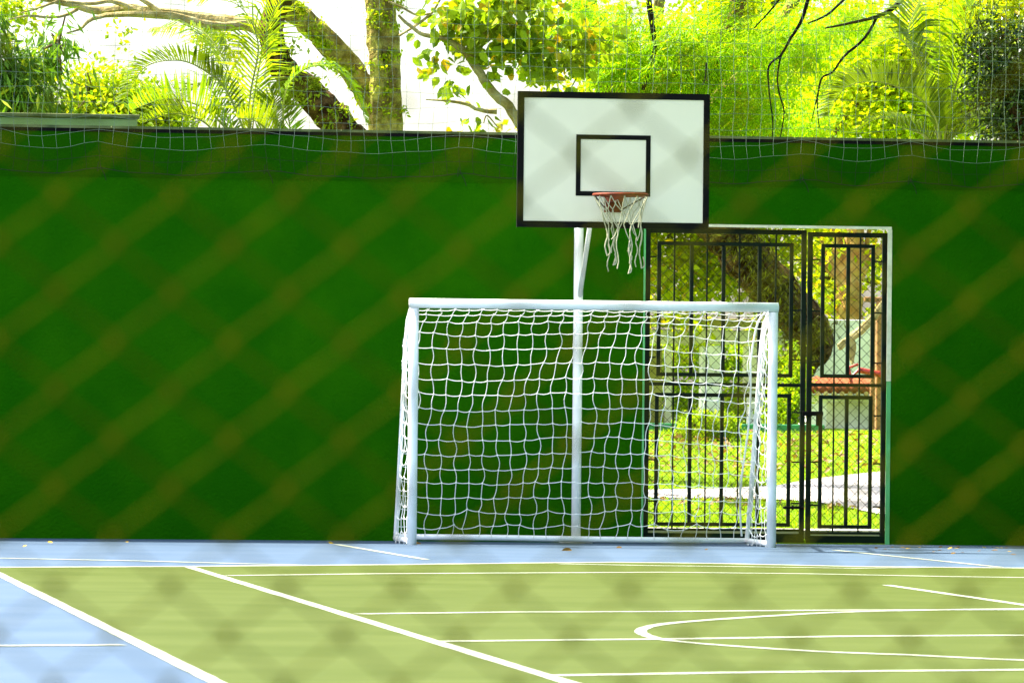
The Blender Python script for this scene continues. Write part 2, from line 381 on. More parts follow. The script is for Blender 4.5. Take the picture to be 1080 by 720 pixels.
zz2 = dict(u1=Z(257.5, 895), u0=Z(398.6, 895), l1=Z(417, 895), l0=Z(557.3, 895), mid=Z(406, 895), bot=Z(562, 895), plate=Z(564.8, 895), foot=.03)
c2 = [Z(q, 860) for q in (273.7, 328, 381, 436.5, 487, 532.5)]
lf2 = make_leaf(X(851.3), X(934.8), Z(245.2, 892), X(865.3), X(922), zz2, [X(894)], [X(880.5), X(907.3)], c2, 0, 0, 0)
mb = MB(); zl = Z(436, 858)
mb.bbox(X(846), X(868), GY-.035, GY-.012, zl-.02, zl+.02, .004); mb.bbox(X(860.5), X(864.5), GY-.03, GY-.014, Z(449, 862), zl-.02, .004)
mb.bbox(X(852), X(855), GY-.012, GY+.0, zl-.03, zl+.03, .003); mb.build('latch', 'black', lf2)
mb = MB(); zb = Z(535, 836); mb.tube([(X(827), GY-.02, zb), (X(848), GY-.02, zb)], .012, 8); mb.box(X(836), X(838), GY-.02, GY, zb-.02, zb+.02); mb.box(X(844), X(846), GY-.02, GY, zb-.02, zb+.02); mb.build('bolt', 'black', lf1)
for q in (262, 405, 545):
    mb = MB(); zc = Z(q, 937); mb.tube([(X(937.2), GY-.022, zc-.055), (X(937.2), GY-.022, zc+.055)], .016, 8)
    mb.bbox(X(934), X(939), GY-.012, GY-.003, zc-.03, zc+.03, .003); mb.build('hinge', 'black', lf2)
fr = MB(); fr.bbox(GX0+.004, GX1+.0, -.012, -.003, GT-.02, GT+.004, .002); fr.bbox(GX1-.036, GX1+.004, -.010, .004, at(938, 402, 0)[2], GT-.020, .002)
fo = fr.build('gate_frame', 'jamb', gate)
fr = MB(); fr.bbox(GX1-.034, GX1+.004, -.010, .004, 0.0, at(938, 402, 0)[2]-.002, .002); fr.build('jamb_strip', 'jambg', fo)
fr = MB(); fr.bbox(GX0-.012, GX0+.006, -.010, -.003, 0, GT-.02, .002); fr.build('jamb_strip', 'jambg', fo)

# ------------------------------------------------------------------ basketball hoop
BY = -2.17
hoop = empty('basketball_hoop', (.065, -.25, 0), 'white backboard with red rim and torn net on a white pole', 'basketball hoop')
bx0, bx1 = at(547, 170, BY)[0], at(747, 170, BY)[0]; bzt, bzb = at(647, 99, BY)[2], at(647, 239.5, BY)[2]
px_ = at(609, 400, -.25)[0]
mb = MB(); mb.tube([(px_, -.25, 0), (px_, -.25, 1.0), (px_, -.25, 2.2), (px_, -.25, bzt-.25)], .041, 20); mb.build('pole', 'white', hoop, True)
mb = MB(); mb.bbox(px_-.13, px_+.13, -.38, -.12, 0, .012, .003)
for a in (-.09, .09):
    for b in (-.09, .09): mb.tube([(px_+a, -.25+b, .012), (px_+a, -.25+b, .03)], .012, 6)
mb.build('base_plate', 'white', hoop)
for zt in (bzt-.3, bzb+.22):
    for s in (-1, 1):
        mb = MB(); mb.tube([(px_+s*.035, -.27, zt), (px_+s*.30, BY+.06, zt)], .022, 8); mb.build('support_arm', 'white', hoop, True)
bt = at(624, 238, -1.3); bb = at(613, 312, -.3)
mb = MB(); mb.tube([(px_+.01, -.28, bb[2]), (px_, -.9, at(624, 238, -.9)[2]), (px_-.01, -1.45, bb[2]+(at(624, 238, -.9)[2]-bb[2])*1.89)], .021, 8); mb.build('brace', 'white', hoop, True)
mb = MB(); mb.bbox(bx0, bx1, BY, BY+.03, bzb, bzt, .004); board = mb.build('backboard', 'board', hoop)
mb = MB(); w = .043; y0, y1 = BY-.006, BY+.036
mb.box(bx0-.008, bx0+w, y0, BY-.001, bzb-.008, bzt+.008); mb.box(bx1-w, bx1+.008, y0, BY-.001, bzb-.008, bzt+.008)
mb.box(bx0+w, bx1-w, y0, BY-.001, bzt-w, bzt+.008); mb.box(bx0+w, bx1-w, y0, BY-.001, bzb-.008, bzb+w)
mb.box(bx0-.010, bx0-.001, BY-.001, y1, bzb-.010, bzt+.010); mb.box(bx1+.001, bx1+.010, BY-.001, y1, bzb-.010, bzt+.010)
mb.box(bx0-.001, bx1+.001, BY-.001, y1, bzt+.001, bzt+.010); mb.box(bx0-.001, bx1+.001, BY-.001, y1, bzb-.010, bzb-.001)
mb.build('border', 'black', board)
ix0, ix1 = at(607.5, 170, BY)[0], at(686, 170, BY)[0]; iz1, iz0 = at(647, 142.5, BY)[2], at(647, 207, BY)[2]
mb = MB(); w = .039
mb.box(ix0, ix0+w, BY-.005, BY-.001, iz0, iz1); mb.box(ix1-w, ix1, BY-.005, BY-.001, iz0, iz1)
mb.box(ix0+w, ix1-w, BY-.005, BY-.001, iz1-w, iz1); mb.box(ix0+w, ix1-w, BY-.005, BY-.001, iz0, iz0+w); mb.build('target_square', 'black', board)
# rim
RX = at(655, 205, BY-.42)[0]; RZ = at(655, 205.5, BY-.42)[2]; RY = BY-.40; RR = .225
mb = MB(); mb.tube([(RX+RR*math.cos(a), RY+RR*math.sin(a), RZ) for a in np.linspace(0, 2*math.pi, 41)], .012, 8); rim = mb.build('rim', 'rim', hoop, True)
mx0, mx1 = at(637, 210, BY)[0], at(656, 210, BY)[0]
mb = MB(); mb.bbox(mx0, mx1, BY-.014, BY-.006, at(647, 224, BY)[2], RZ+.03, .002); mb.bbox(mx0+.01, mx1-.01, BY-.19, BY-.014, RZ-.05, RZ+.016, .004)
mb.build('mounting_plate', 'rim', rim)
for s in (-1, 1):
    mb = MB(); mb.tube([(RX+s*RR*.96, RY+.02, RZ-.008), ((mx0+mx1)/2+s*.06, BY-.02, at(647, 222, BY)[2])], .007, 6); mb.build('brace_rod', 'rod', rim)
# torn net
mb = MB(); NN = 12
def wob(s=.012): return np.array([random.uniform(-s, s), random.uniform(-s, s), random.uniform(-s, s)])
r0 = [np.array([RX+RR*math.cos(a), RY+RR*math.sin(a), RZ-.012]) for a in [2*math.pi*k/NN for k in range(NN)]]
r1 = [np.array([RX+.015+.175*math.cos(a), RY+.175*math.sin(a), RZ-.13])+wob(.02) for a in [2*math.pi*(k+.5)/NN for k in range(NN)]]
r2 = [np.array([RX+.02+.135*math.cos(a), RY+.135*math.sin(a), RZ-.26])+wob(.022) for a in [2*math.pi*k/NN for k in range(NN)]]
r3 = [np.array([RX+.02+.125*math.cos(a), RY+.125*math.sin(a), RZ-.37])+wob(.022) for a in [2*math.pi*(k+.5)/NN for k in range(NN)]]
def strand(a, b, sag=.012):
    m = (a+b)/2+wob(.006)+np.array([0, 0, -sag]); mb.tube([a, m, b], .0042, 5)
for k in range(NN):
    strand(r0[k], r1[k]); strand(r0[k], r1[(k-1) % NN]); strand(r1[k], r2[k]); strand(r1[k], r2[(k+1) % NN])
    if k in (0, 3, 5, 6, 9, 10): strand(r2[k], r3[k])
    if k in (1, 4, 6, 8, 10): strand(r2[k], r3[(k-1) % NN])
for k in range(NN):
    if k in (2, 7): continue
    a = (r3[k] if k % 2 else r2[k]); L = random.uniform(.14, .30)+(0 if k % 2 else .08); pts = [a]
    for j in range(1, 7): pts.append(a+np.array([math.sin(j*1.3+k)*.012, math.cos(j*1.1+k)*.01, -L*j/6]))
    if k % 3 == 0:
        for j in range(1, 6): pts.append(pts[6]+np.array([.018*math.sin(j/5*math.pi)+.012*j/5, 0, (.10*j/5)-.02*math.sin(j*.6)]))
    mb.tube(pts, .0062 if k % 3 == 0 else .005, 5)
mb.build('net', 'tornnet', hoop)

# ------------------------------------------------------------------ goal
FY = -1.6; GW = 1.54; GH = 2.04; PR = .041
goal = empty('football_goal', (0, FY, 0), 'white tubular goal frame with white net standing before the green wall', 'goal')
for s in (-1, 1):
    mb = MB(); mb.tube([(s*GW, FY, 0), (s*GW, FY, .7), (s*GW, FY, 1.4), (s*GW, FY, GH-PR)], PR, 20); mb.build('post', 'white', goal, True)
mb = MB(); mb.tube([(-GW-PR, FY, GH), (-.5, FY, GH), (.5, FY, GH), (GW+PR, FY, GH)], PR, 20); mb.build('crossbar', 'white', goal, True)
prof = [(.0, GH-.03), (.22, 1.985), (.42, 1.90), (.54, 1.74), (.63, 1.50), (.76, 1.15), (.90, .75), (1.04, .35), (1.14, .10), (1.18, .035)]
for s in (-1, 1):
    mb = MB(); k = 1 if s < 0 else 1.02
    mb.tube([(s*(GW-.0), FY+d*k, z) for d, z in prof], .020, 10); st = mb.build('side_support', 'white', goal, True)
    mb = MB(); mb.tube([(s*GW, FY+.03, .03), (s*GW, FY+1.18*k, .035)], .024, 10); mb.build('ground_bar', 'white', goal, True)
mb = MB(); mb.tube([(-GW, FY+1.18, .045), (-.7, FY+1.185, .043), (.2, FY+1.19, .035), (GW, FY+1.19, .030)], .026, 10); mb.build('rear_ground_bar', 'white', goal, True)
# net: back sheet follows the profile, two side sheets
P = np.array(prof); seg = np.r_[0, np.cumsum(np.linalg.norm(np.diff(P, axis=0), axis=1))]; LT = seg[-1]
def profpt(s): return np.interp(s, seg, P[:, 0]), np.interp(s, seg, P[:, 1])
nc, nr = 26, 18
nodes = {}
for i in range(nc+1):
    u = i/nc; x = -GW+2*GW*u
    for j in range(nr+1):
        v = j/nr; s = v*LT; d, z = profpt(s)
        mid = math.sin(math.pi*u); sag = .075*math.sin(math.pi*v)*(u**.8)*(1.15-.35*u)+.035*math.sin(math.pi*v)*math.sin(2.2*math.pi*u+.6)
        zz_ = z-sag*.9; dd = d+.05*mid*math.sin(math.pi*v)-.02*mid
        xx = x+.022*math.sin(j*.9+i*.35)*math.sin(math.pi*v)+.035*math.sin(v*5+.5)*mid*(.5-v)
        if 0 < j < nr: xx += random.uniform(-.010, .010); zz_ += random.uniform(-.010, .010)
        if j >= nr-2 and 0 < j < nr: zz_ += random.uniform(-.03, .02); xx += random.uniform(-.02, .02)
        nodes[i, j] = np.array([xx, FY+dd, max(zz_, .03)])
mb = MB(); NRAD = .0033
def cord(a, b, wv, n=3, rad=NRAD):
    pts = [a]
    for k in range(1, n+1):
        t = k/(n+1); pts.append(a+(b-a)*t+wv*math.sin(math.pi*t)*np.array([1, .3, 1])*(1, 1, 1))
    pts.append(b); mb.tube(pts, rad, 5, False)
for i in range(nc+1):
    for j in range(nr+1):
        a = nodes[i, j]
        if j < nr:
            sgn = 1 if (i+j) % 2 else -1; s = sgn*.008+random.uniform(-.006, .010)
            cord(a, nodes[i, j+1], np.array([s, 0, 0]))
        if i < nc and 0 < j < nr: cord(a, nodes[i+1, j], np.array([0, 0, -.007+random.uniform(-.005, .005)]))
kn = MB()
for (i, j), a in nodes.items():
    if 0 < j < nr: mb.tube([a+np.array([0, 0, .009]), a, a-np.array([0, 0, .009])], [.004, .009, .004], 5)
for s in (-1, 1):
    rows = []
    for j in range(nr+1):
        v = j/nr; d, z = profpt(v*LT); d *= (1 if s < 0 else 1.02); zf = GH-.03-(GH-.06)*v; row = []
        m = 7
        for k in range(m+1):
            t = k/m; x = s*GW+s*(.02+.03*random.random())*math.sin(math.pi*t)*(1 if s < 0 else -1)
            row.append(np.array([x, FY+.03+(d-.03 if d > .03 else 0)*t, zf+(z-zf)*t-.05*math.sin(math.pi*t)+random.uniform(-.015, .015)]))
        rows.append(row)
    for j in range(nr+1):
        for k in range(8):
            if j < nr: cord(rows[j][k], rows[j+1][k], np.array([random.uniform(-.012, .012), 0, 0]), 2)
            if k < 7 and j > 0: cord(rows[j][k], rows[j][k+1], np.array([0, 0, -.02]), 2)
# loose edge cord hanging down inside the right side
pts = []
for k in range(19):
    v = k/18; d, z = profpt(v*LT*.98); pts.append(np.array([GW-.05-.05*math.sin(math.pi*v)-.03*math.sin(v*9)*(v > .3), FY+d-.05, max(z, .05)]))
mb.tube(pts, .009, 6)
mb.build('net', 'net', goal)

# ------------------------------------------------------------------ ball-stop net above and over the wall top
bn = empty('ball_stop_net', (0, -.1, 3.1), 'pale square-mesh ball net hanging over the top of the green wall', 'net')
CW = .121; i0, i1 = -75, 75; ties = [-6.9, -5.05, -4.15, -2.72, -.92, .62, 2.1, 3.0, 4.2, 6.0, 8]
def scal(x):
    for a, b in zip(ties[:-1], ties[1:]):
        if a <= x < b: return math.sin(math.pi*(x-a)/(b-a))
    return .5
A = []; B = []; NZ = 34
def bnode(i, j):
    x = i*CW; z = 3.17+j*CW; sc = scal(x)
    low = max(0, 1-(j/4.5)); top = max(0, 1-abs(j-3.0)/3.0)
    y = -.07-.02*math.sin(x*1.7+j*.2)-.05*low*(1-sc)
    if j < 9: z += -.055*top*sc+.05*low*(1-sc)-.02*low
    x2 = x+.012*math.sin(j*1.3+i*.5)*(1 if j < 8 else .4)
    return np.array([x2+.006*math.sin(i*12.9), y, z+.006*math.sin(i*7.7+j*3.1)])
BN = {(i, j): bnode(i, j) for i in range(i0, i1+1) for j in range(NZ)}
mb = MB()
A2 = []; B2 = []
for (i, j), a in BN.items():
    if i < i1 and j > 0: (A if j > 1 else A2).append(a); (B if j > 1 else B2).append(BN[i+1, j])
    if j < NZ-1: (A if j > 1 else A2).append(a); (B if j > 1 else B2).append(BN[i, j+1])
sk = MB(); sk.seg_np(A2, B2, .0028, 4); sk.build('shaded_cords', 'netshade', bn)  # lowest rows of the same net, coloured dark for the shade there
mb.seg_np(A, B, .0019, 4); mb.build('mesh_cords', 'ballnet', bn)
mb = MB(); mb.tube([BN[i, 0] for i in range(i0, i1+1)], .0042, 5); mb.build('bottom_rope', 'netshade', bn)
mb = MB(); mb.tube([BN[i, NZ-1] for i in range(i0, i1+1)], .008, 5); mb.build('top_rope', 'ballnet', bn)
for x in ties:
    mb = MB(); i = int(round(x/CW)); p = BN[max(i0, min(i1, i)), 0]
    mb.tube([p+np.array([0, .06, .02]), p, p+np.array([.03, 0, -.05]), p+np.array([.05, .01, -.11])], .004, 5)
    mb.tube([p, p+np.array([-.03, 0, -.03]), p+np.array([-.02, .01, .05])], .004, 5); mb.build('tie', 'netshade', bn)
for x in (-9, 9):
    mb = MB(); mb.tube([(x, -.08, 0), (x, -.08, 7.4)], .03, 10); mb.build('support_pole', 'white', bn)

# ------------------------------------------------------------------ chain-link fence close to the camera
FNY = CAMY+3.0; fz = empty('chain_link_fence', (CAMX, FNY, 0), 'rusty chain-link fence close in front, blurred across the whole view', 'fence')
n0 = at(121, 360, FNY); sx = (at(243, 360, FNY)[0]-n0[0])/2; sz = (at(121, 360, FNY)[2]-at(121, 463, FNY)[2])/2
mb = MB(); A = []; B = []; KA = []; KB = []; WR = .00094
kmin, kmax = -74, 92; jmin = -int((n0[2]-.06)/sz); jmax = int(1.45/sz)
for k in range(kmin, kmax):
    xa = n0[0]+k*sx
    for j in range(jmin, jmax):
        # node lattice: (k + j) even
        up = (k+j) % 2 == 0
        x0_, x1_ = (xa, xa+sx) if up else (xa+sx, xa)
        o = .0022
        p = np.array([x0_, FNY+(-o if up else o), n0[2]+j*sz]); q = np.array([x1_, FNY+(-o if up else o), n0[2]+(j+1)*sz])
        ov = np.array([.0018 if up else -.0018, 0, 0])
        A.append(p-ov); B.append(q+ov); KA.append(q+[0, 0, -.0035]); KB.append(q+[0, 0, .0035])
mb.seg_np(A, B, WR, 6); mb.seg_np(KA, KB, .0019, 6); mb.build('wire_fabric', 'rust', fz)
xl, xr = n0[0]+kmin*sx, n0[0]+kmax*sx; zt = n0[2]+jmax*sz
for x in (xl, xr):
    mb = MB(); mb.tube([(x, FNY+.03, 0), (x, FNY+.03, zt+.05)], .03, 12); mb.build('post', 'rust', fz, True)
mb = MB(); mb.tube([(xl, FNY+.03, zt+.01), (xr, FNY+.03, zt+.01)], .02, 10); mb.build('top_rail', 'rust', fz, True)

# ------------------------------------------------------------------ foliage builders
def unit(v): return v/(np.linalg.norm(v, axis=-1, keepdims=True)+1e-9)
ROUND = False
def add_leaves(mb, C, D, N, L, W, fold=.15):
    """C centres, D direction, N side hint, L lengths, W widths: one folded rhomb per leaf"""
    D = unit(D); S = unit(np.cross(D, N)); U = np.cross(S, D); L = L[:, None]; W = W[:, None]
    if ROUND:
        v = np.stack([C-D*L*.5, C-D*L*.25+S*W*.42+U*W*fold, C+D*L*.12+S*W*.45+U*W*fold, C+D*L*.5, C+D*L*.12-S*W*.45+U*W*fold, C-D*L*.25-S*W*.42+U*W*fold], 1).reshape(-1, 3)
        o = len(mb.v)+np.arange(len(C))*6; mb.v.extend(map(tuple, v.tolist()))
        mb.f.extend(np.stack([o, o+1, o+2, o+3], 1).tolist()); mb.f.extend(np.stack([o, o+3, o+4, o+5], 1).tolist()); return
    v = np.stack([C-D*L*.5, C+S*W*.5+U*W*fold, C+D*L*.5, C-S*W*.5+U*W*fold], 1).reshape(-1, 3)
    o = len(mb.v)+np.arange(len(C))*4; mb.v.extend(map(tuple, v.tolist()))
    mb.f.extend(np.stack([o, o+1, o+2], 1).tolist()); mb.f.extend(np.stack([o, o+2, o+3], 1).tolist())
def crown(mb, blobs, n, L, W, clump=.25, per=26, droop=.3, shell=.35, gap=.0, spread=1.):
    """blobs: (centre, radii) ; n leaves gathered in clumps scattered through each blob"""
    tot = sum(b[1][0]*b[1][1]*b[1][2] for b in blobs)**1.0
    for c, r in blobs:
        m = max(3, int(n/per*(r[0]*r[1]*r[2])/tot))
        d = unit(rng.normal(size=(m, 3))); rad = rng.random(m)**shell
        cc = np.array(c)+d*rad[:, None]*np.array(r)*(1+.18*rng.normal(size=(m, 1)))
        sz_ = clump*(.6+.8*rng.random(m))
        idx = np.repeat(np.arange(m), per)
        off = rng.normal(size=(m*per, 3))*sz_[idx][:, None]*.5*np.array([1, 1, .75])
        C = cc[idx]+off; k = len(C)
        D = unit(off+rng.normal(size=(k, 3))*.08)+rng.normal(size=(k, 3))*.5+np.array([0, 0, -droop])
        add_leaves(mb, C, D, rng.normal(size=(k, 3))+np.array([0, 0, 1.2*spread]), L*(.65+.6*rng.random(k)), W*(.7+.6*rng.random(k)))
def limb(mb, pts, radii, n=9, rough=.12, sub=4, wig=.03):
    P = [np.asarray(p, float) for p in pts]; out = []; rr = []
    for i in range(len(P)-1):
        p0 = P[max(i-1, 0)]; p1, p2 = P[i], P[i+1]; p3 = P[min(i+2, len(P)-1)]
        for k in range(sub):
            t = k/sub
            out.append(.5*((2*p1)+(-p0+p2)*t+(2*p0-5*p1+4*p2-p3)*t*t+(-p0+3*p1-3*p2+p3)*t**3)); rr.append(radii[i]*(1-t)+radii[i+1]*t)
    out.append(P[-1]); rr.append(radii[-1])
    out = [o+rng.normal(size=3)*r*wig*3 if 0 < q < len(out)-1 else o for q, (o, r) in enumerate(zip(out, rr))]
    mb.tube(out, rr, n, True, rough); return out
def twigs(mb, blobs, trunk_pt, n=14, r=.02):
    for c, rd in blobs:
        c = np.array(c)
        for _ in range(n):
            e = c+unit(rng.normal(size=3))*np.array(rd)*.85; m = (c+e)/2+rng.normal(size=3)*.12
            mb.tube([c, m, e], [r, r*.6, r*.25], 5)
def base_z(Y): return terr(Y)-.05
def frond(lm, sm, pts, ll, width=.022, n=46, droop=.35, vee=.5, rad=.012, taper=True, lean=.75):
    """palm frond along a curve pts (base..tip); leaflets of length ll go both ways"""
    ll *= 1.45; droop *= .6; n = int(n*.9)
    P = [np.asarray(p, float) for p in pts]; out = []
    for i in range(len(P)-1):
        p0 = P[max(i-1, 0)]; p1, p2 = P[i], P[i+1]; p3 = P[min(i+2, len(P)-1)]
        for k in range(8):
            t = k/8; out.append(.5*((2*p1)+(-p0+p2)*t+(2*p0-5*p1+4*p2-p3)*t*t+(-p0+3*p1-3*p2+p3)*t**3))
    out.append(P[-1]); out = np.array(out); m = len(out)
    sm.tube(out, [rad*(1-.8*i/(m-1)) for i in range(m)], 6)
    s = np.linspace(.12, 1, n)*(m-1); C = np.stack([np.interp(s, np.arange(m), out[:, k]) for k in range(3)], 1)
    T = unit(np.gradient(C, axis=0)); up = np.tile(np.array([0, 0, 1.]), (n, 1)); S = unit(np.cross(T, up)+1e-6)
    U = unit(np.cross(S, T))
    u = np.linspace(0, 1, n); Ls = ll*(np.sin(np.pi*(u*.86+.10))**.6)
    for sg in (1, -1):
        L_ = Ls*(.88+.24*rng.random(n)); D = unit(T*lean+S*sg*1.0+U*vee+rng.normal(size=(n, 3))*.07)
        mid = C+D*L_[:, None]*.5; D2 = unit(D+np.array([0, 0, -droop*1.6])); tip = mid+D2*L_[:, None]*.5
        W = width*(.8+.4*rng.random(n)); nn_ = unit(np.cross(D, U)+1e-6)
        for k in range(n):
            w = nn_[k]*W[k]*.5
            lm.add([C[k]-w*.5, C[k]+w*.5, mid[k]+w, tip[k], mid[k]-w], [(0, 1, 2, 4), (4, 2, 3)])

# ------------------------------------------------------------------ trees over the wall, left side
G_TREE = 'trees and palms rising behind the green wall'
def tree(name, Y, label, cat='tree'):
    return empty(name, (0, Y, base_z(Y)), label, cat, G_TREE)
def blob(px, py, Y, rx, rz, ry=None, dy=0):
    s = (Y-CAMY)/FPX*1.01; p = at(px, py, Y+dy); return (p, (rx*s, (ry or rx*s), rz*s))
# a: long drooping dark leaves, far left
Y = 6.0; t = tree('mango_tree', Y, 'dark tree with long drooping leaves at the left edge above the wall')
t.location.x = at(10, 100, Y)[0]
bl = [blob(10, 85, Y, 34, 42), blob(44, 72, Y, 24, 36, dy=.3), blob(-40, 60, Y, 50, 60), blob(20, 120, Y, 48, 26, dy=-.2), blob(62, 45, Y, 9, 10, .15)]
mb = MB(); crown(mb, bl, 6800, .17, .034, .24, 22, 1.2, .5); crn = mb.build('crown', 'mango', t)
mb = MB(); limb(mb, [at(-20, 575, Y)*[1, 1, 0]+[0, 0, base_z(Y)], at(-15, 300, Y), at(0, 130, Y), at(10, 60, Y)], [.16, .14, .09, .03]); twigs(mb, bl, None, 7, .014); mb.build('trunk', 'bark', t)
# b: bright yellow-green bushy tree
Y = 12.0; t = tree('bushy_tree', Y, 'low bright yellow-green tree right of the drooping dark leaves'); t.location.x = at(115, 110, Y)[0]
bl = [blob(98, 95, Y, 34, 32), blob(140, 112, Y, 40, 34), blob(75, 125, Y, 34, 30), blob(175, 128, Y, 34, 24), blob(120, 150, Y, 70, 40)]
mb = MB(); crown(mb, bl, 11500, .075, .045, .22, 22, .1, .6); mb.build('crown', 'yellowgreen', t)
mb = MB(); limb(mb, [at(120, 575, Y)*[1, 1, 0]+[0, 0, base_z(Y)], at(116, 300, Y), at(118, 160, Y), at(110, 90, Y)], [.13, .1, .07, .02]); twigs(mb, bl, None, 8, .012); mb.build('trunk', 'bark', t)
# c: leaning dark trunk whose long branches reach left
Y = 7.0; t = tree('leaning_tree', Y, 'dark leaning trunk with long bare branches reaching left over the wall'); t.location.x = at(420, 500, Y)[0]
mb = MB()
limb(mb, [at(455, 560, Y)*[1, 1, 0]+[0, 0, base_z(Y)], at(430, 330, Y), at(395, 190, Y), at(362, 137, Y), at(335, 108, Y), at(306, 80, Y), at(289, 52, Y), at(287, 25, Y), at(296, -8, Y), at(300, -60, Y)],
     [.30, .25, .20, .175, .155, .135, .125, .12, .11, .08], 14, .10, 5)
mb.build('trunk', 'barkdark', t)
mb = MB(); limb(mb, [at(288, 34, Y), at(262, 26, Y+.2), at(215, 20, Y+.3), at(175, 15, Y+.3), at(140, 9, Y+.4), at(105, 12, Y+.4), at(75, 5, Y+.4), at(38, -3, Y+.4), at(-10, -12, Y+.4)], [.09, .07, .062, .055, .05, .042, .034, .026, .015], 8)
mb.build('branch', 'barkpale', t)
mb = MB(); limb(mb, [at(262, 26, Y+.2), at(225, 28, Y-.1), at(180, 17, Y-.1), at(130, 15, Y-.1), at(98, 20, Y-.1), at(84, 31, Y-.1), at(70, 35, Y-.1)], [.05, .045, .04, .028, .02, .012, .007], 8)
limb(mb, [at(140, 9, Y), at(118, 2, Y), at(95, 4, Y), at(70, 2, Y)], [.03, .022, .018, .01], 6)
limb(mb, [at(82, 10, Y), at(62, 18, Y), at(30, 17, Y), at(8, 21, Y)], [.018, .014, .012, .006], 6)
limb(mb, [at(60, 2, Y), at(42, 8, Y), at(22, 14, Y)], [.015, .012, .006], 6)
limb(mb, [at(170, 14, Y), at(150, 0, Y), at(120, -14, Y)], [.03, .022, .012], 6)
mb.build('branch', 'barkpale', t)
bl = [blob(25, 18, Y+.4, 26, 14), blob(5, 5, Y+.3, 30, 18), blob(130, 30, Y, 12, 8, .2), blob(225, 40, Y+.4, 30, 16), blob(240, 62, Y+.4, 18, 10)]
mb = MB(); crown(mb, bl, 900, .07, .04, .16, 12, .1, .7); mb.build('crown', 'yellowgreen', t)
mb = MB(); crown(mb, [blob(300, 92, Y-.1, 12, 6, .12), blob(352, 128, Y-.1, 18, 9, .12), blob(318, 104, Y-.1, 16, 7, .12)]+[blob(288+80*u+random.uniform(-4, 10), 40+95*u+random.uniform(-6, 14), Y-.12, 6, 5, .06) for u in np.linspace(0, 1, 16)], 1100, .07, .03, .1, 12, .3, .7); mb.build('epiphytes', 'palmy', t)  # moss and creeper tufts along the trunk
# d: upright trunk wrapped in climbers, with a mossy limb going up-left
Y = 9.0; t = tree('climber_covered_tree', Y, 'thick upright ribbed trunk with small climbing plants left of the broad-leaved tree'); t.location.x = at(405, 500, Y)[0]
mb = MB()
tr = [at(403, 575, Y)*[1, 1, 0]+[0, 0, base_z(Y)], at(405, 350, Y), at(406, 200, Y), at(406, 130, Y), at(405, 60, Y), at(400, 15, Y), at(396, -40, Y), at(390, -120, Y)]
limb(mb, tr, [.22, .17, .155, .15, .145, .14, .135, .1], 16, .15, 6)
limb(mb, [q+np.array([.09, -.08, 0]) for q in tr], [.12, .09, .085, .08, .075, .07, .06, .04], 8, .15, 6)
limb(mb, [q+np.array([-.08, -.09, 0]) for q in tr], [.10, .08, .075, .07, .07, .06, .05, .04], 8, .15, 6)
mb.build('trunk', 'barkmoss', t, False)
mb = MB(); limb(mb, [at(404, 128, Y+.3), at(382, 92, Y+.3), at(358, 58, Y+.3), at(335, 34, Y+.3), at(308, 12, Y+.3), at(280, -10, Y+.3), at(240, -50, Y+.3)], [.11, .13, .125, .12, .115, .10, .06], 12, .15, 5)
mb.build('branch', 'barkmoss', t)
mb = MB(); cc = []
for k in range(34): cc.append(blob(392+28*random.random(), -5+140*random.random(), Y-.12, 4, 5, .05))
for k in range(20):
    u = random.random(); cc.append(blob(300+95*u+random.uniform(-6, 6), 2+108*u+random.uniform(-16, 8), Y+.2, 5, 5, .06))
crown(mb, cc, 3000, .055, .026, .07, 12, .3, .8); mb.build('epiphytes', 'yellowgreen', t)
# e: broad-leaved tree, pale trunk leaning left
Y = 6.0; t = tree('broad_leaved_tree', Y, 'slender pale trunk with big round leaves left of the backboard'); t.location.x = at(590, 500, Y)[0]
mb = MB()
limb(mb, [at(640, 560, Y)*[1, 1, 0]+[0, 0, base_z(Y)], at(600, 300, Y), at(566, 170, Y), at(552, 138, Y), at(536, 112, Y), at(520, 98, Y), at(509, 82, Y), at(500, 68, Y), at(487, 52, Y), at(468, 41, Y), at(447, 37, Y), at(432, 27, Y), at(420, 16, Y)],
     [.11, .09, .065, .055, .05, .045, .043, .042, .038, .026, .02, .018, .012], 10, .1, 4)
mb.build('trunk', 'barkpale', t)
for pp, rr in (([(524, 118), (505, 116), (492, 110), (474, 107), (449, 105)], [.028, .02, .018, .013, .006]), ([(492, 58), (505, 40), (520, 22), (530, 0), (540, -20)], [.03, .025, .022, .018, .01]),
               ([(421, 38), (440, 26), (455, 14), (464, 0), (470, -14)], [.012, .014, .014, .013, .01]), ([(510, 130), (514, 122), (526, 136)], [.006, .008, .006]), ([(456, 14), (440, 16), (424, 8), (410, 2)], [.01, .012, .012, .01])):
    mb = MB(); limb(mb, [at(x, y, Y+.05) for x, y in pp], rr, 7); mb.build('branch', 'barkpale', t)
bl = [blob(456, 68, Y, 12, 10, .2), blob(473, 93, Y, 9, 12, .2), blob(500, 48, Y, 18, 18, .3), blob(480, 20, Y, 24, 22, .4), blob(515, 22, Y, 28, 28, .4), blob(540, 48, Y, 20, 22, .4), blob(520, 70, Y, 12, 8, .2), blob(565, 60, Y, 22, 22, .4), blob(548, 5, Y, 36, 20, .5),
      blob(590, 78, Y, 24, 18, .4), blob(505, 134, Y+.1, 18, 7, .3), blob(462, 34, Y, 8, 10, .2), blob(610, 45, Y+.2, 26, 30, .4)]
ROUND = True
mb = MB(); crown(mb, bl, 1300, .125, .088, .24, 9, .7, .6, spread=.2); ROUND = False; mb.build('crown', 'broad', t)

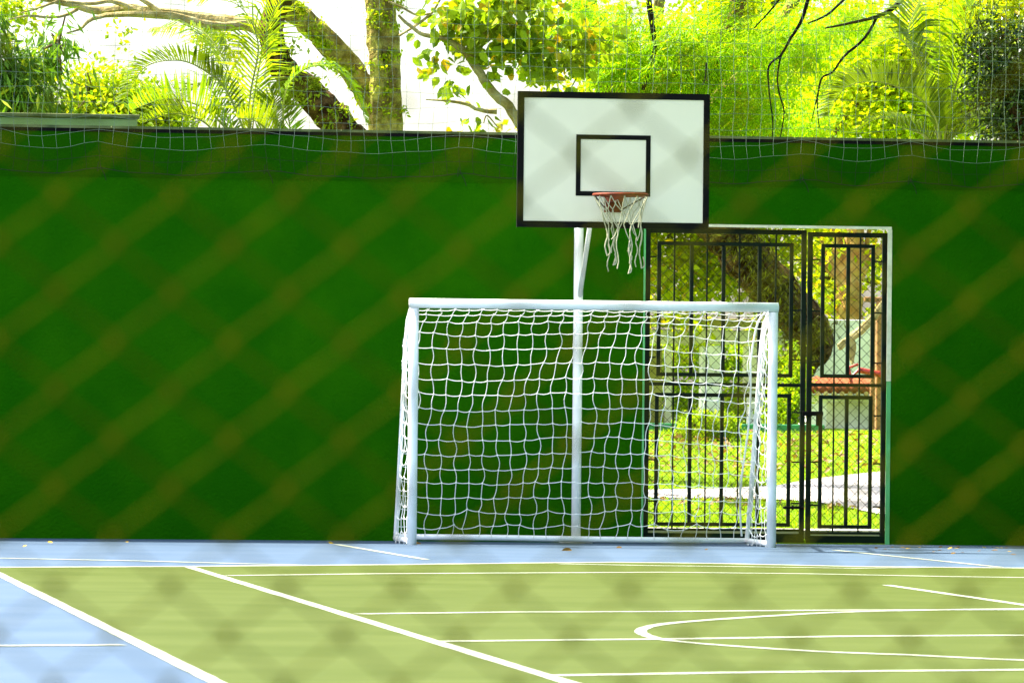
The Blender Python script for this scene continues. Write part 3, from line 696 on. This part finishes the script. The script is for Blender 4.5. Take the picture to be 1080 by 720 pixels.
# ------------------------------------------------------------------ palms
def palm(name, Y, x0, label, specs, leaf='palm', stem_px=None, rad=.05, trunkmat='frondstem'):
    t = tree(name, Y, label, 'palm'); t.location.x = at(x0, 500, Y)[0]
    if stem_px:
        for pts, rr in stem_px:
            mb = MB(); limb(mb, [at(*pts[0], Y)*[1, 1, 0]+[0, 0, base_z(Y)]]+[at(a, b, Y) for a, b in pts[1:]], rr, 8, .04); mb.build('trunk', trunkmat, t)
    for sp in specs:
        pts, dys, ll = sp[0], sp[1], sp[2]; kw = sp[3] if len(sp) > 3 else {}; lf = kw.pop('leaf', leaf)
        lm, sm = MB(), MB(); frond(lm, sm, [at(a, b, Y+dy) for (a, b), dy in zip(pts, dys)], ll, **kw)
        f = sm.build('frond', 'frondstem', t); lm.build('leaflets', lf, f)
    return t
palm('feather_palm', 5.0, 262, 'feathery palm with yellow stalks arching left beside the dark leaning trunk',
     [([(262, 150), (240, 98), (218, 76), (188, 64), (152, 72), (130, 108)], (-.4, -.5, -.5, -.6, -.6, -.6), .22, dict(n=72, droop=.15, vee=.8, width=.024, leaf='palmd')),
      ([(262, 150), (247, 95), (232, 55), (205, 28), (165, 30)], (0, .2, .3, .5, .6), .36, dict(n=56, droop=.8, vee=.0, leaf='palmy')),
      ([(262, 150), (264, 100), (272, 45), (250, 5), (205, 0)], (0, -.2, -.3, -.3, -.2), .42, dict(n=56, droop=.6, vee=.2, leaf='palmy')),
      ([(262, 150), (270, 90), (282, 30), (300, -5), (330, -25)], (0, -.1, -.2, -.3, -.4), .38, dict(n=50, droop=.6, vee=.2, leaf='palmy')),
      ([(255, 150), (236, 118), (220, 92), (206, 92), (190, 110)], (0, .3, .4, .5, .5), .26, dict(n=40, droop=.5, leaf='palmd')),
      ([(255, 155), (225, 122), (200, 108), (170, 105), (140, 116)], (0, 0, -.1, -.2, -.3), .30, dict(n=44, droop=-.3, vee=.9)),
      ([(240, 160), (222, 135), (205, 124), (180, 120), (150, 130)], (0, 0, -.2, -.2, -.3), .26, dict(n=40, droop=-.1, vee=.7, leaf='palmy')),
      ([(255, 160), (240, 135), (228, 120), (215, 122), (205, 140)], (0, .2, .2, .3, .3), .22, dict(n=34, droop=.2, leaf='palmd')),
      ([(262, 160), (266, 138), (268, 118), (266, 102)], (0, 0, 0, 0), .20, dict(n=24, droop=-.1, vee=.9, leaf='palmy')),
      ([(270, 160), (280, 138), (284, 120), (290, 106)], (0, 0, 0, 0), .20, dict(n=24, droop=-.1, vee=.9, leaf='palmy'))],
     stem_px=[([(258, 560), (258, 300), (262, 150)], [.06, .05, .04]), ([(270, 560), (268, 300), (266, 150)], [.05, .04, .03])])
palm('arching_palm', 4.2, 302, 'young palm with one frond arching over the gap between two trunks',
     [([(300, 150), (299, 110), (308, 84), (330, 70), (356, 74), (376, 98), (386, 128)], (0, 0, 0, -.05, -.1, -.1, -.1), .25, dict(n=70, droop=.5, vee=.15, width=.026, lean=.45)),
      ([(296, 155), (292, 128), (290, 108), (285, 95)], (0, 0, .1, .1), .20, dict(n=30, droop=.1, vee=.5, leaf='palmd')),
      ([(298, 160), (284, 140), (270, 128), (250, 124)], (0, 0, -.1, -.2), .22, dict(n=30, droop=-.2, vee=.8, leaf='palmy')),
      ([(304, 165), (306, 140), (303, 120), (296, 100)], (0, .1, .1, .1), .16, dict(n=26, droop=.1, leaf='palm'))],
     stem_px=[([(302, 560), (301, 300), (300, 150)], [.05, .045, .035])])
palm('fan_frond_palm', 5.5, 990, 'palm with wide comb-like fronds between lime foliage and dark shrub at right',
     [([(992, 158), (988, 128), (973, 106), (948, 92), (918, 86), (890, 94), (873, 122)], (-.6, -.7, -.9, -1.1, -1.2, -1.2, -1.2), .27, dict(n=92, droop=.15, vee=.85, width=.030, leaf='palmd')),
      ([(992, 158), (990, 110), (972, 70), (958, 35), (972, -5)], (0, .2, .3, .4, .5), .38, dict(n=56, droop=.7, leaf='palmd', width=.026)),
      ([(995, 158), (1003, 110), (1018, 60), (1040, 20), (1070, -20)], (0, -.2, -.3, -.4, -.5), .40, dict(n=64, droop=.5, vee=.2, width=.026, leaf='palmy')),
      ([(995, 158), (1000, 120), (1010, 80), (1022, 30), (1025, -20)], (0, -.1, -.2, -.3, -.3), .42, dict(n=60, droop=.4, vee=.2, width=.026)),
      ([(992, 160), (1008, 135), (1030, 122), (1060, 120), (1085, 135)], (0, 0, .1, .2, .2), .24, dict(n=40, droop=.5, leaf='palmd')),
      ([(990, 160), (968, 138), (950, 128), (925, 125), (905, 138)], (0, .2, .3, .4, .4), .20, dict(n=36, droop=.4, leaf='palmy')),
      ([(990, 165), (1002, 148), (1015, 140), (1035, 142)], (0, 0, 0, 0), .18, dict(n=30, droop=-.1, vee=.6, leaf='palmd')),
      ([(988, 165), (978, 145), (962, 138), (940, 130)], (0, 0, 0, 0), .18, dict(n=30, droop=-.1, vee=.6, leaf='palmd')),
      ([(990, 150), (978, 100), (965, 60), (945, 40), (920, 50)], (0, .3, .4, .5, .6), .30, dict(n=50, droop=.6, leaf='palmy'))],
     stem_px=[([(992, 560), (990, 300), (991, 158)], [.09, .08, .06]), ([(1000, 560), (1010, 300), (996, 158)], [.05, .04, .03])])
# dark small-leaved shrub at the right edge
Y = 4.9; t = tree('dark_shrub_tree', Y, 'dense dark tree with small glossy leaves at the right edge'); t.location.x = at(1060, 500, Y)[0]
bl = [blob(1046, 50, Y, 42, 42), blob(1064, 95, Y, 46, 48), blob(1050, 128, Y, 32, 30, dy=.1), blob(1120, 70, Y, 60, 70), blob(1090, 170, Y, 50, 40)]
mb = MB(); crown(mb, bl, 16000, .055, .026, .16, 24, .5, .55); mb.build('crown', 'glossy', t)
mb = MB(); limb(mb, [at(1090, 575, Y)*[1, 1, 0]+[0, 0, base_z(Y)], at(1085, 300, Y), at(1075, 150, Y), at(1062, 60, Y)], [.14, .12, .09, .03]); twigs(mb, bl, None, 8, .012); mb.build('trunk', 'barkdark', t)

# ------------------------------------------------------------------ feathery lime tree over the centre and right
Y = 8.0; t = tree('feathery_tree', Y, 'wide lime-green feathery tree behind the backboard spreading far to the right')
t.location.x = at(652, 500, Y)[0]
mb = MB(); limb(mb, [np.array([at(652, 500, Y)[0], Y, base_z(Y)]), at(650, 400, Y), at(655, 260, Y), at(690, 155, Y), at(735, 100, Y+.2), at(770, 30, Y+.4), at(790, -60, Y+.6)], [.24, .20, .17, .14, .11, .09, .06], 14, .13, 5); mb.build('trunk', 'barkdark', t)
for pp, rr in (([(695, 150), (700, 90), (690, 40), (700, -20)], [.12, .09, .07, .05]), ([(690, 150), (740, 120), (800, 60), (850, -20)], [.12, .09, .07, .05])):
    mb = MB(); limb(mb, [at(x, y, 8.6) for x, y in pp], rr, 9, .1); mb.build('branch', 'barkmoss', t)
dark_br = [([(855, -12), (846, 20), (834, 40), (824, 58), (811, 70), (811, 95), (815, 130), (813, 160)], [.022, .018, .015, .013, .011, .008, .006, .004], 6.6),
           ([(824, 58), (820, 80), (822, 100), (827, 118), (823, 145)], [.011, .009, .008, .007, .005], 6.6),
           ([(955, -4), (945, 6), (930, 16), (900, 24), (870, 30)], [.022, .026, .022, .015, .008], 6.4),
           ([(925, 18), (912, 40), (890, 60), (878, 76), (866, 84), (862, 108), (864, 135)], [.016, .014, .013, .011, .009, .007, .005], 6.4),
           ([(866, 84), (860, 110), (856, 128)], [.008, .006, .004], 6.4), ([(890, 0), (872, 16), (852, 25)], [.015, .012, .007], 6.5),
           ([(795, 30), (812, 12), (828, -8)], [.006, .01, .013], 6.7), ([(745, 66), (744, 82), (741, 90)], [.01, .007, .004], 6.5), ([(678, 95), (690, 50), (684, 0), (690, -30)], [.02, .025, .03, .03], 7.2)]
for pp, rr, yy in dark_br:
    mb = MB(); limb(mb, [at(x, y, yy) for x, y in pp], rr, 7, .08, 4); mb.build('branch', 'black', t)
def sprays(mb, blobs, n, L, dirp=(-.8, 0, -.45)):
    vol = [b[1][0]*b[1][2] for b in blobs]; tot = sum(vol)
    for (c, r), v in zip(blobs, vol):
        for _ in range(int(n*v/tot)):
            d = unit(rng.normal(size=3)); p = np.array(c)+d*rng.random()**.45*np.array(r)
            ax = unit(np.array(dirp)*(1 if rng.random() < .75 else [-1, 1, 1])+rng.normal(size=3)*.45)
            l = L*(.6+.7*rng.random()); m = 9
            s = np.linspace(.1, 1, m); C0 = p+ax*(s*l)[:, None]+np.array([0, 0, -.10])*l*(s**2)[:, None]
            S = unit(np.cross(ax, np.array([0, 0, 1.])+rng.normal(size=3)*.35))
            for sg in (1, -1):
                D = unit(ax*.55+S*sg*1+rng.normal(size=(m, 3))*.12+np.array([0, 0, -.25])); LL = l*.34*np.sin(np.pi*(s*.8+.12))
                add_leaves(mb, C0+D*LL[:, None]*.5, D, np.tile(np.array([0, 0, 1.]), (m, 1))+rng.normal(size=(m, 3))*.3, LL, np.full(m, l*.045), .05)
bl = [blob(620, 18, 8, 60, 34, .8), blob(690, 50, 7.6, 60, 46, .8), blob(760, 40, 7.6, 60, 50, .9), blob(650, 70, 7.4, 34, 28, .5), blob(720, 95, 7.6, 50, 34, .6), blob(800, 110, 7.8, 50, 44, .8),
      blob(840, 40, 8.2, 50, 46, .8), blob(770, 140, 8.0, 40, 30, .6), blob(850, 130, 9.5, 40, 34, .6), blob(580, 30, 8.6, 30, 22, .5), blob(900, 20, 9, 44, 26, .6)]
mb = MB(); sprays(mb, bl, 3300, .30)
# unseen crown part with its branches, shaped to shade the court and right wall
ov = [((3.4, -2.2, 7.2), (2.4, 3.2, .8)), ((5.8, -4.0, 6.4), (2.4, 4.5, 1.3)), ((5.8, 0.5, 6.6), (2.6, 2.2, 1.3)), ((7.4, -3.0, 4.8), (1.6, 4.5, 2.0))]
mb2 = MB(); crown(mb2, ov, 12000, .26, .12, .5, 20, .2, .8)
mb.build('crown', 'lime', t); mb2.build('shade_crown', 'lime', t)
mb = MB()
for (c, r) in ov: limb(mb, [at(700, -40, 8.), (np.array(c)+at(700, -40, 8.))/2+[0, 0, .5], np.array(c)], [.09, .07, .03], 7)
mb.build('branch', 'bark', t)

# ------------------------------------------------------------------ park trees further back
def parktree(px, py, Y, rx, rz, tx, label, m='bgl', n=9000, L=.13, W=.075, low=.6, tm='bark', extra=()):
    t = empty('park_tree', (at(tx, 400, Y)[0], Y, base_z(Y)), label, 'tree', 'trees of the park beyond the wall')
    s = (Y-CAMY)/FPX
    bl = [blob(px, py, Y, rx, rz, rx*s*.7)]+[blob(px+random.uniform(-.8, .8)*rx, py+random.uniform(-.7, .8)*rz, Y+random.uniform(-.8, .8), rx*.45, rz*.4, rx*s*.4) for _ in range(8)]+[blob(*e[:2], Y, *e[2:]) for e in extra]
    mb = MB(); crown(mb, bl, n, L, W, .42, 26, .2, .5); mb.build('crown', m, t)
    mb = MB(); x = at(tx, 400, Y)[0]; zb = base_z(Y); c = bl[0][0]
    limb(mb, [(x, Y, zb), (x+.05, Y, zb+1), (x+.15*(c[0]-x), Y, max((zb+c[2])/2+.4, 3.6)), tuple(c)], [.2, .16, .12, .05], 9)
    for b in bl[1:]: limb(mb, [tuple(c), (np.array(c)+b[0])/2+[0, 0, .1], b[0]], [.08, .05, .02], 6)
    mb.build('trunk', tm, t); return t
parktree(700, 180, 30, 120, 130, 615, 'yellow-green park tree filling the left leaf of the gate', 'bgl', 15000, extra=[(710, 290, 70, 50), (770, 300, 70, 44), (820, 260, 60, 50), (640, 60, 60, 60)])
parktree(930, 80, 24, 80, 90, 985, 'bright yellow tree behind the comb-fronded palm', 'farleaf', 15000, .10, .06, extra=[(900, 120, 60, 40), (960, 130, 60, 36), (1010, 100, 40, 50)])
parktree(800, 60, 27, 85, 110, 640, 'tall lime park tree behind the hanging dark twigs', 'farleaf', 13000, .11, .06, extra=[(850, 120, 60, 50), (740, 110, 60, 50)])
parktree(1060, 60, 30, 90, 120, 1060, 'park tree behind the dark shrub at the right edge', 'bgl', 8000)
parktree(870, 300, 44, 26, 90, 955, 'thin-crowned park tree right of the leaning trunk through the gate', 'bgl', 2400, .13, .07, extra=[(925, 300, 16, 40), (865, 260, 30, 30)])
# brown tree seen through the narrow right leaf of the gate
Y = 36.0; t = empty('brown_forked_tree', (at(897, 430, Y)[0], Y, base_z(Y)), 'orange-brown forked trunk seen through the narrow right leaf of the gate', 'tree')
mb = MB(); limb(mb, [np.array([at(898, 430, Y)[0], Y, base_z(Y)]), at(898, 380, Y), at(897, 330, Y), at(896, 300, Y), at(900, 270, Y), at(903, 240, Y), at(908, 180, Y)], [.22, .20, .19, .19, .15, .13, .10], 12, .13, 5); mb.build('trunk', 'barkbrown', t)
for pp, rr in (([(893, 305), (884, 292), (872, 280), (858, 274)], [.13, .09, .07, .04]), ([(893, 300), (886, 270), (880, 245), (870, 215)], [.14, .10, .08, .06]), ([(903, 292), (912, 275), (924, 266), (945, 255)], [.13, .09, .07, .05]), ([(882, 288), (872, 265), (862, 250)], [.06, .04, .03]), ([(912, 276), (914, 258), (918, 236)], [.05, .04, .03])):
    mb = MB(); limb(mb, [at(x, y, Y) for x, y in pp], rr, 8, .1); mb.build('branch', 'barkbrown', t)
mb = MB(); crown(mb, [blob(870, 256, Y, 16, 14, .5), blob(918, 285, Y, 10, 14, .5), blob(862, 300, Y, 8, 30, .5), blob(925, 250, Y, 14, 12, .5), blob(880, 325, Y, 8, 10, .2), blob(905, 200, Y, 50, 36, .8)], 1900, .13, .065, .3, 12, .4, .7); mb.build('crown', 'bgl', t)
# big leaning trunk
Y = 28.; t = empty('mossy_leaning_tree', (at(836, 452, Y)[0], Y, base_z(Y)), 'big dark mossy trunk leaning up and left behind the left leaf of the gate', 'tree')
mb = MB(); limb(mb, [np.array([at(836, 470, Y)[0], Y, base_z(Y)]), at(838, 422, Y), at(845, 390, Y), at(858, 362, Y), at(842, 334, Y), at(808, 297, Y), at(772, 255, Y), at(730, 205, Y), at(690, 150, Y), at(650, 92, Y), at(628, 50, Y), at(612, -10, Y), at(600, -90, Y), at(596, -200, Y)],
     [.22, .17, .18, .27, .30, .31, .31, .29, .29, .24, .20, .17, .15, .12], 18, .13, 6, .015); mb.build('trunk', 'barkdark', t)
mb = MB(); cc = [blob(862-95*u+random.uniform(-20, 24), 368-125*u+random.uniform(-18, 18), Y-.35, 9, 9, .1) for u in np.linspace(0, 1, 40)]
crown(mb, cc, 3200, .11, .022, .16, 16, .9, .8); mb.build('epiphytes', leafmat('moss_fringe', (.06, .05, .006), (.20, .19, .015), (.34, .34, .03), .3), t)  # moss tufts fringing the trunk
mb = MB(); bl = [((at(600, -220, Y)+np.array([dx, dy, dz])), (2.4, 2.4, 1.3)) for dx, dy, dz in ((0, 0, 0), (-2.5, 1, .3), (2.6, .8, .2), (.5, -2, .6))]; crown(mb, bl, 5000, .16, .09, .5, 24, .2, .5); mb.build('crown', 'bgl', t)
# fallen branch leaning by the brown tree
Y = 9.; mb = MB()
limb(mb, [at(884, 366, Y), at(897, 357, Y), at(912, 344, Y), at(926, 328, Y), at(945, 300, Y), at(970, 260, Y)], [.035, .045, .045, .04, .035, .02], 8, .12)
limb(mb, [at(899, 356, Y), at(898, 370, Y), at(899, 384, Y)], [.03, .045, .012], 7, .2)
zt_ = at(970, 260, Y); limb(mb, [at(945, 300, Y), at(950, 380, Y), np.array([at(950, 380, Y)[0], Y, base_z(Y)])], [.035, .05, .07], 7, .1)
tag(mb.build('dead_tree', 'barkpale'), 'bare dead tree with a broken drooping limb, right leaf of the gate', 'tree')

# ------------------------------------------------------------------ park things seen through the gate
Y = 32.; pav = empty('garden_pavilion', (at(760, 440, Y)[0], Y, terr(Y)), 'low pavilion with cream beam and white columns beyond the lawn', 'pavilion')
def bx(name, m, parent, px0, px1, py0, py1, y0, dy, to_ground=False, b=.01):
    a = at(px0, py0, y0); c_ = at(px1, py1, y0); mb = MB(); mb.bbox(a[0], c_[0], y0, y0+dy, terr(y0)-.05 if to_ground else c_[2], a[2], b); return mb.build(name, m, parent)
bx('roof_beam', 'cream', pav, 600, 838, 346, 364, Y, .25); bx('roof_slab', 'olive', pav, 596, 842, 334, 345.6, Y-.1, 1.2)
bx('column', 'olive', pav, 680, 698, 364.3, 450, Y+.02, .22, True); bx('column', 'cream', pav, 701.5, 708, 364.3, 450, Y+.03, .1, True)
bx('column', 'whitewall', pav, 740.5, 761, 364.3, 450, Y+.02, .25, True); bx('column', 'whitewall', pav, 790, 804, 412, 450, Y+.02, .2, True)
bx('column', 'cream', pav, 786, 806, 364.3, 411.5, Y+.02, .2)
Y = 36.
hed = empty('hedge', (at(760, 440, Y)[0], Y, terr(Y)), 'tall clipped yellow-green hedge behind the pavilion columns', 'hedge')
a = at(640, 360, Y); b_ = at(856, 360, Y); mb = MB(); crown(mb, [((x, Y, z), (.6, .5, .5)) for x in np.arange(a[0], b_[0], .55) for z in (1.3, 2.0)], 13000, .09, .05, .25, 26, .1, .6); mb.build('foliage', 'bushleaf', hed)
Y = 17.5; mb = MB(); a = at(600, 448, Y); b_ = at(870, 448, Y); mb.bbox(a[0], b_[0], Y, Y+.25, terr(Y)-.05, at(700, 446, Y)[2], .01)
tag(mb.build('garden_wall', 'teal'), 'low teal-green garden wall along the far side of the lawn', 'wall')
# clipped round bush
Y = 13.5; bc = tzw(748, 464); Yb = bc[1]; t = empty('round_bush', (bc[0], bc[1], bc[2]-.02), 'clipped round bright green bush on the lawn behind the goal net', 'bush')
mb = MB(); s = (Yb-CAMY)/FPX
crown(mb, [(at(745, 450, Yb), (33*s, 30*s, 17*s)), (at(732, 455, Yb), (18*s, 20*s, 12*s)), (at(768, 452, Yb), (17*s, 18*s, 14*s))], 6500, .035, .022, .06, 22, 0, .3); mb.build('foliage', 'bushleaf', t)
mb = MB()
for k in range(5): mb.tube([(bc[0]+(k-2)*.03, Yb, bc[2]-.03), (bc[0]+(k-2)*.09, Yb+.05*(k % 2), bc[2]+.2)], .012, 5)
mb.build('stem', 'bark', t)
Y = 19.; bsh = []
for (px, py, rx, rz, lab) in ((828, 436, 22, 26, 'dark green shrub beside the goal post, behind the lawn'), (838, 408, 13, 42, 'tall narrow shrub behind the meeting of the gate leaves')):
    p = at(px, 455, Y); t = empty('shrub', (p[0], Y, terr(Y)), lab, 'shrub'); s = (Y-CAMY)/FPX
    mb = MB(); crown(mb, [(at(px, py, Y), (rx*s, .25, rz*s))], 2600, .05, .03, .12, 20, .1, .6); mb.build('foliage', 'bushleaf', t)
    mb = MB(); mb.tube([(p[0], Y, terr(Y)-.02), tuple(at(px, py, Y))], .02, 6); mb.build('stem', 'bark', t)
# playhouse with tiled roof
Y = 21.; ph = empty('playhouse', (at(905, 440, Y)[0], Y, terr(Y)), 'small white-walled playhouse with a terracotta tiled roof', 'playhouse')
bx('wall', 'whitewall', ph, 852, 960, 416, 455, Y+.25, 1.2, True)
mb = MB(); a = at(850, 403, Y); b_ = at(965, 403, Y); z0 = at(900, 412.5, Y)[2]; z1 = at(900, 401, Y+.9)[2]
x = a[0]
while x < b_[0]:
    mb.tube([(x, Y, z0+.02), (x, Y+.9, z1)], .055, 8); x += .1
rf = mb.build('roof', 'tile', ph, True)
mb = MB(); x = a[0]
while x < b_[0]:
    mb.tube([(x+.05, Y-.02, z0-.03), (x+.05, Y+.02, z0-.03)], .03, 8); x += .1
mb.build('tile_edge', 'tilep', rf); bx('eave_board', 'wood', ph, 850, 965, 410, 414, Y+.05, .1)
bx('window', 'cream', ph, 872, 925, 424, 452, Y+.235, .012, False, .003)
# climbing frame
Y = 19.; cf = empty('climbing_frame', (at(928, 430, Y)[0], Y, terr(Y)), 'wooden climbing frame with a red slide rail right of the brown trunk', 'climbing frame')
bx('post', 'wood', cf, 925, 931, 318, 455, Y, .08, True); bx('post', 'wood', cf, 919, 922.5, 322, 455, Y+.6, .06, True)
bx('crossbeam', 'barkdark' if False else 'wood', cf, 912, 960, 313, 319, Y+.02, .07)
mb = MB(); limb(mb, [at(905, 390, Y-.1), at(920, 393, Y-.1), at(940, 397, Y-.1), at(960, 402, Y-.1)], [.035]*4, 8, 0, 3, 0); mb.build('slide_rail', 'red', cf)
mb = MB(); limb(mb, [at(895, 388, Y-.1), at(897, 398, Y-.1), at(898, 404, Y-.1)], [.02]*3, 6, 0, 3, 0); limb(mb, [at(894, 388, Y-.1), at(905, 384, Y-.1)], [.015]*2, 6, 0, 2, 0)
limb(mb, [at(897, 398, Y-.1), at(906, 390, Y-.1)], [.015]*2, 6, 0, 2, 0); mb.build('handle', 'red', cf)
Y = 33.; mb = MB(); a = at(853, 376, Y); b_ = at(990, 376, Y); mb.bbox(a[0], b_[0], Y, Y+.2, terr(Y)-.1, at(900, 337, Y)[2], .01)
tag(mb.build('white_wall', 'whitewall'), 'plain white wall across the park behind the playhouse', 'wall')

# ------------------------------------------------------------------ lawn grass and litter
mb = MB(); n = 26000
xg = rng.uniform(-.5, 7.5, n); yg = 1.05+16*rng.random(n)**1.3; zg = np.array([terr(v) for v in yg])
# keep the path clear
tx = np.array([p[0] for p in top_]); ty = np.array([p[1] for p in top_]); bxx = np.array([p[0] for p in bot_]); by = np.array([p[1] for p in bot_])
keep = ~((yg < np.interp(xg, tx, ty)+.03) & (yg > np.interp(xg, bxx, by)-.03)); xg, yg, zg = xg[keep], yg[keep], zg[keep]; n = len(xg)
add_leaves(mb, np.stack([xg, yg, zg+.022], 1), rng.normal(size=(n, 3))*.5+np.array([0, 0, 1.]), rng.normal(size=(n, 3)), .04+.04*rng.random(n), np.full(n, .012))
tag(mb.build('lawn_grass', leafmat('grass_blades', (.15, .30, .005), (.36, .52, .008), (.42, .46, .04), .5)), 'sunlit short grass on the park lawn behind the gate', 'grass', kind='stuff')
mb = MB(); n = 1500
xg = rng.uniform(-.2, 6, n); yg = rng.choice([4.5, 9, 10.5, 12, 13.5, 15], n)+rng.normal(size=n)*.9; yg = np.clip(yg, 1.2, 17)
keep = ~((yg < np.interp(xg, tx, ty)+.1) & (yg > np.interp(xg, bxx, by)-.1)) | (rng.random(n) < .06); xg, yg = xg[keep], yg[keep]; n = len(xg); zg = np.array([terr(v) for v in yg])
add_leaves(mb, np.stack([xg, yg, zg+.045], 1), rng.normal(size=(n, 3))*[1, 1, .35], rng.normal(size=(n, 3))*.3+[0, 0, 1], .07+.05*rng.random(n), np.full(n, .05))
tag(mb.build('leaf_litter', leafmat('litter', (.16, .09, .03), (.34, .22, .08), (.4, .3, .12), .2)), 'brown fallen leaves scattered over the park lawn', 'fallen leaves', kind='stuff')

# fallen leaves on the court
def leaf_proto(m):
    mb = MB(); o = [(-.5, 0), (-.3, .2), (0, .28), (.3, .18), (.5, 0), (.3, -.18), (0, -.26), (-.3, -.2)]
    v = [(x, y, .10*abs(y)*4*.6+.12*x*x+.03) for x, y in o]+[(-.25, 0, .03), (0, 0, .02), (.25, 0, .035)]
    mb.add(v, [(0, 8, 1), (1, 8, 9, 2), (2, 9, 10, 3), (3, 10, 4), (4, 10, 5), (5, 10, 9, 6), (6, 9, 8, 7), (7, 8, 0)])
    mb.add([(-.5, -.012, .02), (-.72, -.012, .03), (-.72, .012, .03), (-.5, .012, .02)], [(0, 1, 2, 3)])
    o = mb.build('fallen_leaf', m); return o
fl = [((598, 580.5), .085, 0, 'large curled brown leaf on the blue strip below the hoop pole', 1.0), ((653, 577.5), .05, 0, 'small brown leaf on the blue strip right of the curled one', .8), ((349, 573), .06, 1, 'yellow leaf at the wall foot left of the goal', .9),
      ((440, 573.5), .07, 0, 'brown leaf beside the foot of the left goal post', .5), ((745, 579.5), .03, 0, 'tiny dark leaf on the blue strip before the gate', .5), ((802, 571.8), .12, 1, 'ochre leaves caught at the base of the right net edge', .3),
      ((924, 578), .04, 0, 'tiny brown leaf near the slanting line before the gate', .4), ((53, 572), .05, 1, 'yellow leaf at the wall foot near the left edge', .8), ((26, 576), .04, 1, 'small yellow leaf out on the strip near the left edge', .8), ((134, 571.5), .03, 1, 'pale speck of leaf against the wall foot at left', .8)]
protos = [leaf_proto('dryleaf'), leaf_proto('yellowleaf')]; used = [False, False]
def put_leaf(px, py, s, k, lab, grp='fallen leaves on the court', tilt=.5, z=0.):
    o = protos[k]
    if used[k]: o = protos[k].copy(); COL.objects.link(o)
    used[k] = True; p = gat(px, py); y = min(p[1], -.03)
    o.location = (float(p[0]), float(y), .003); o.rotation_euler = (random.uniform(-.2, .2)+tilt, random.uniform(-.3, .3), random.uniform(-.6, .6)); o.scale = (s, s, s)
    tag(o, lab, 'leaf', grp); return o
for (px, py), s, k, lab, tl in fl: put_leaf(px, py, s, k, lab, tilt=tl)
for i in range(24):
    px = random.choice([random.uniform(945, 1075), random.uniform(925, 1000), random.uniform(1000, 1080)])
    put_leaf(px, 576.5+.012*(px-945)+random.expovariate(.6), random.uniform(.025, .055), random.choice([0, 0, 1]), 'small dry leaf lying along the wall foot right of the gate', 'dry leaves along the wall foot right of the gate', .3)
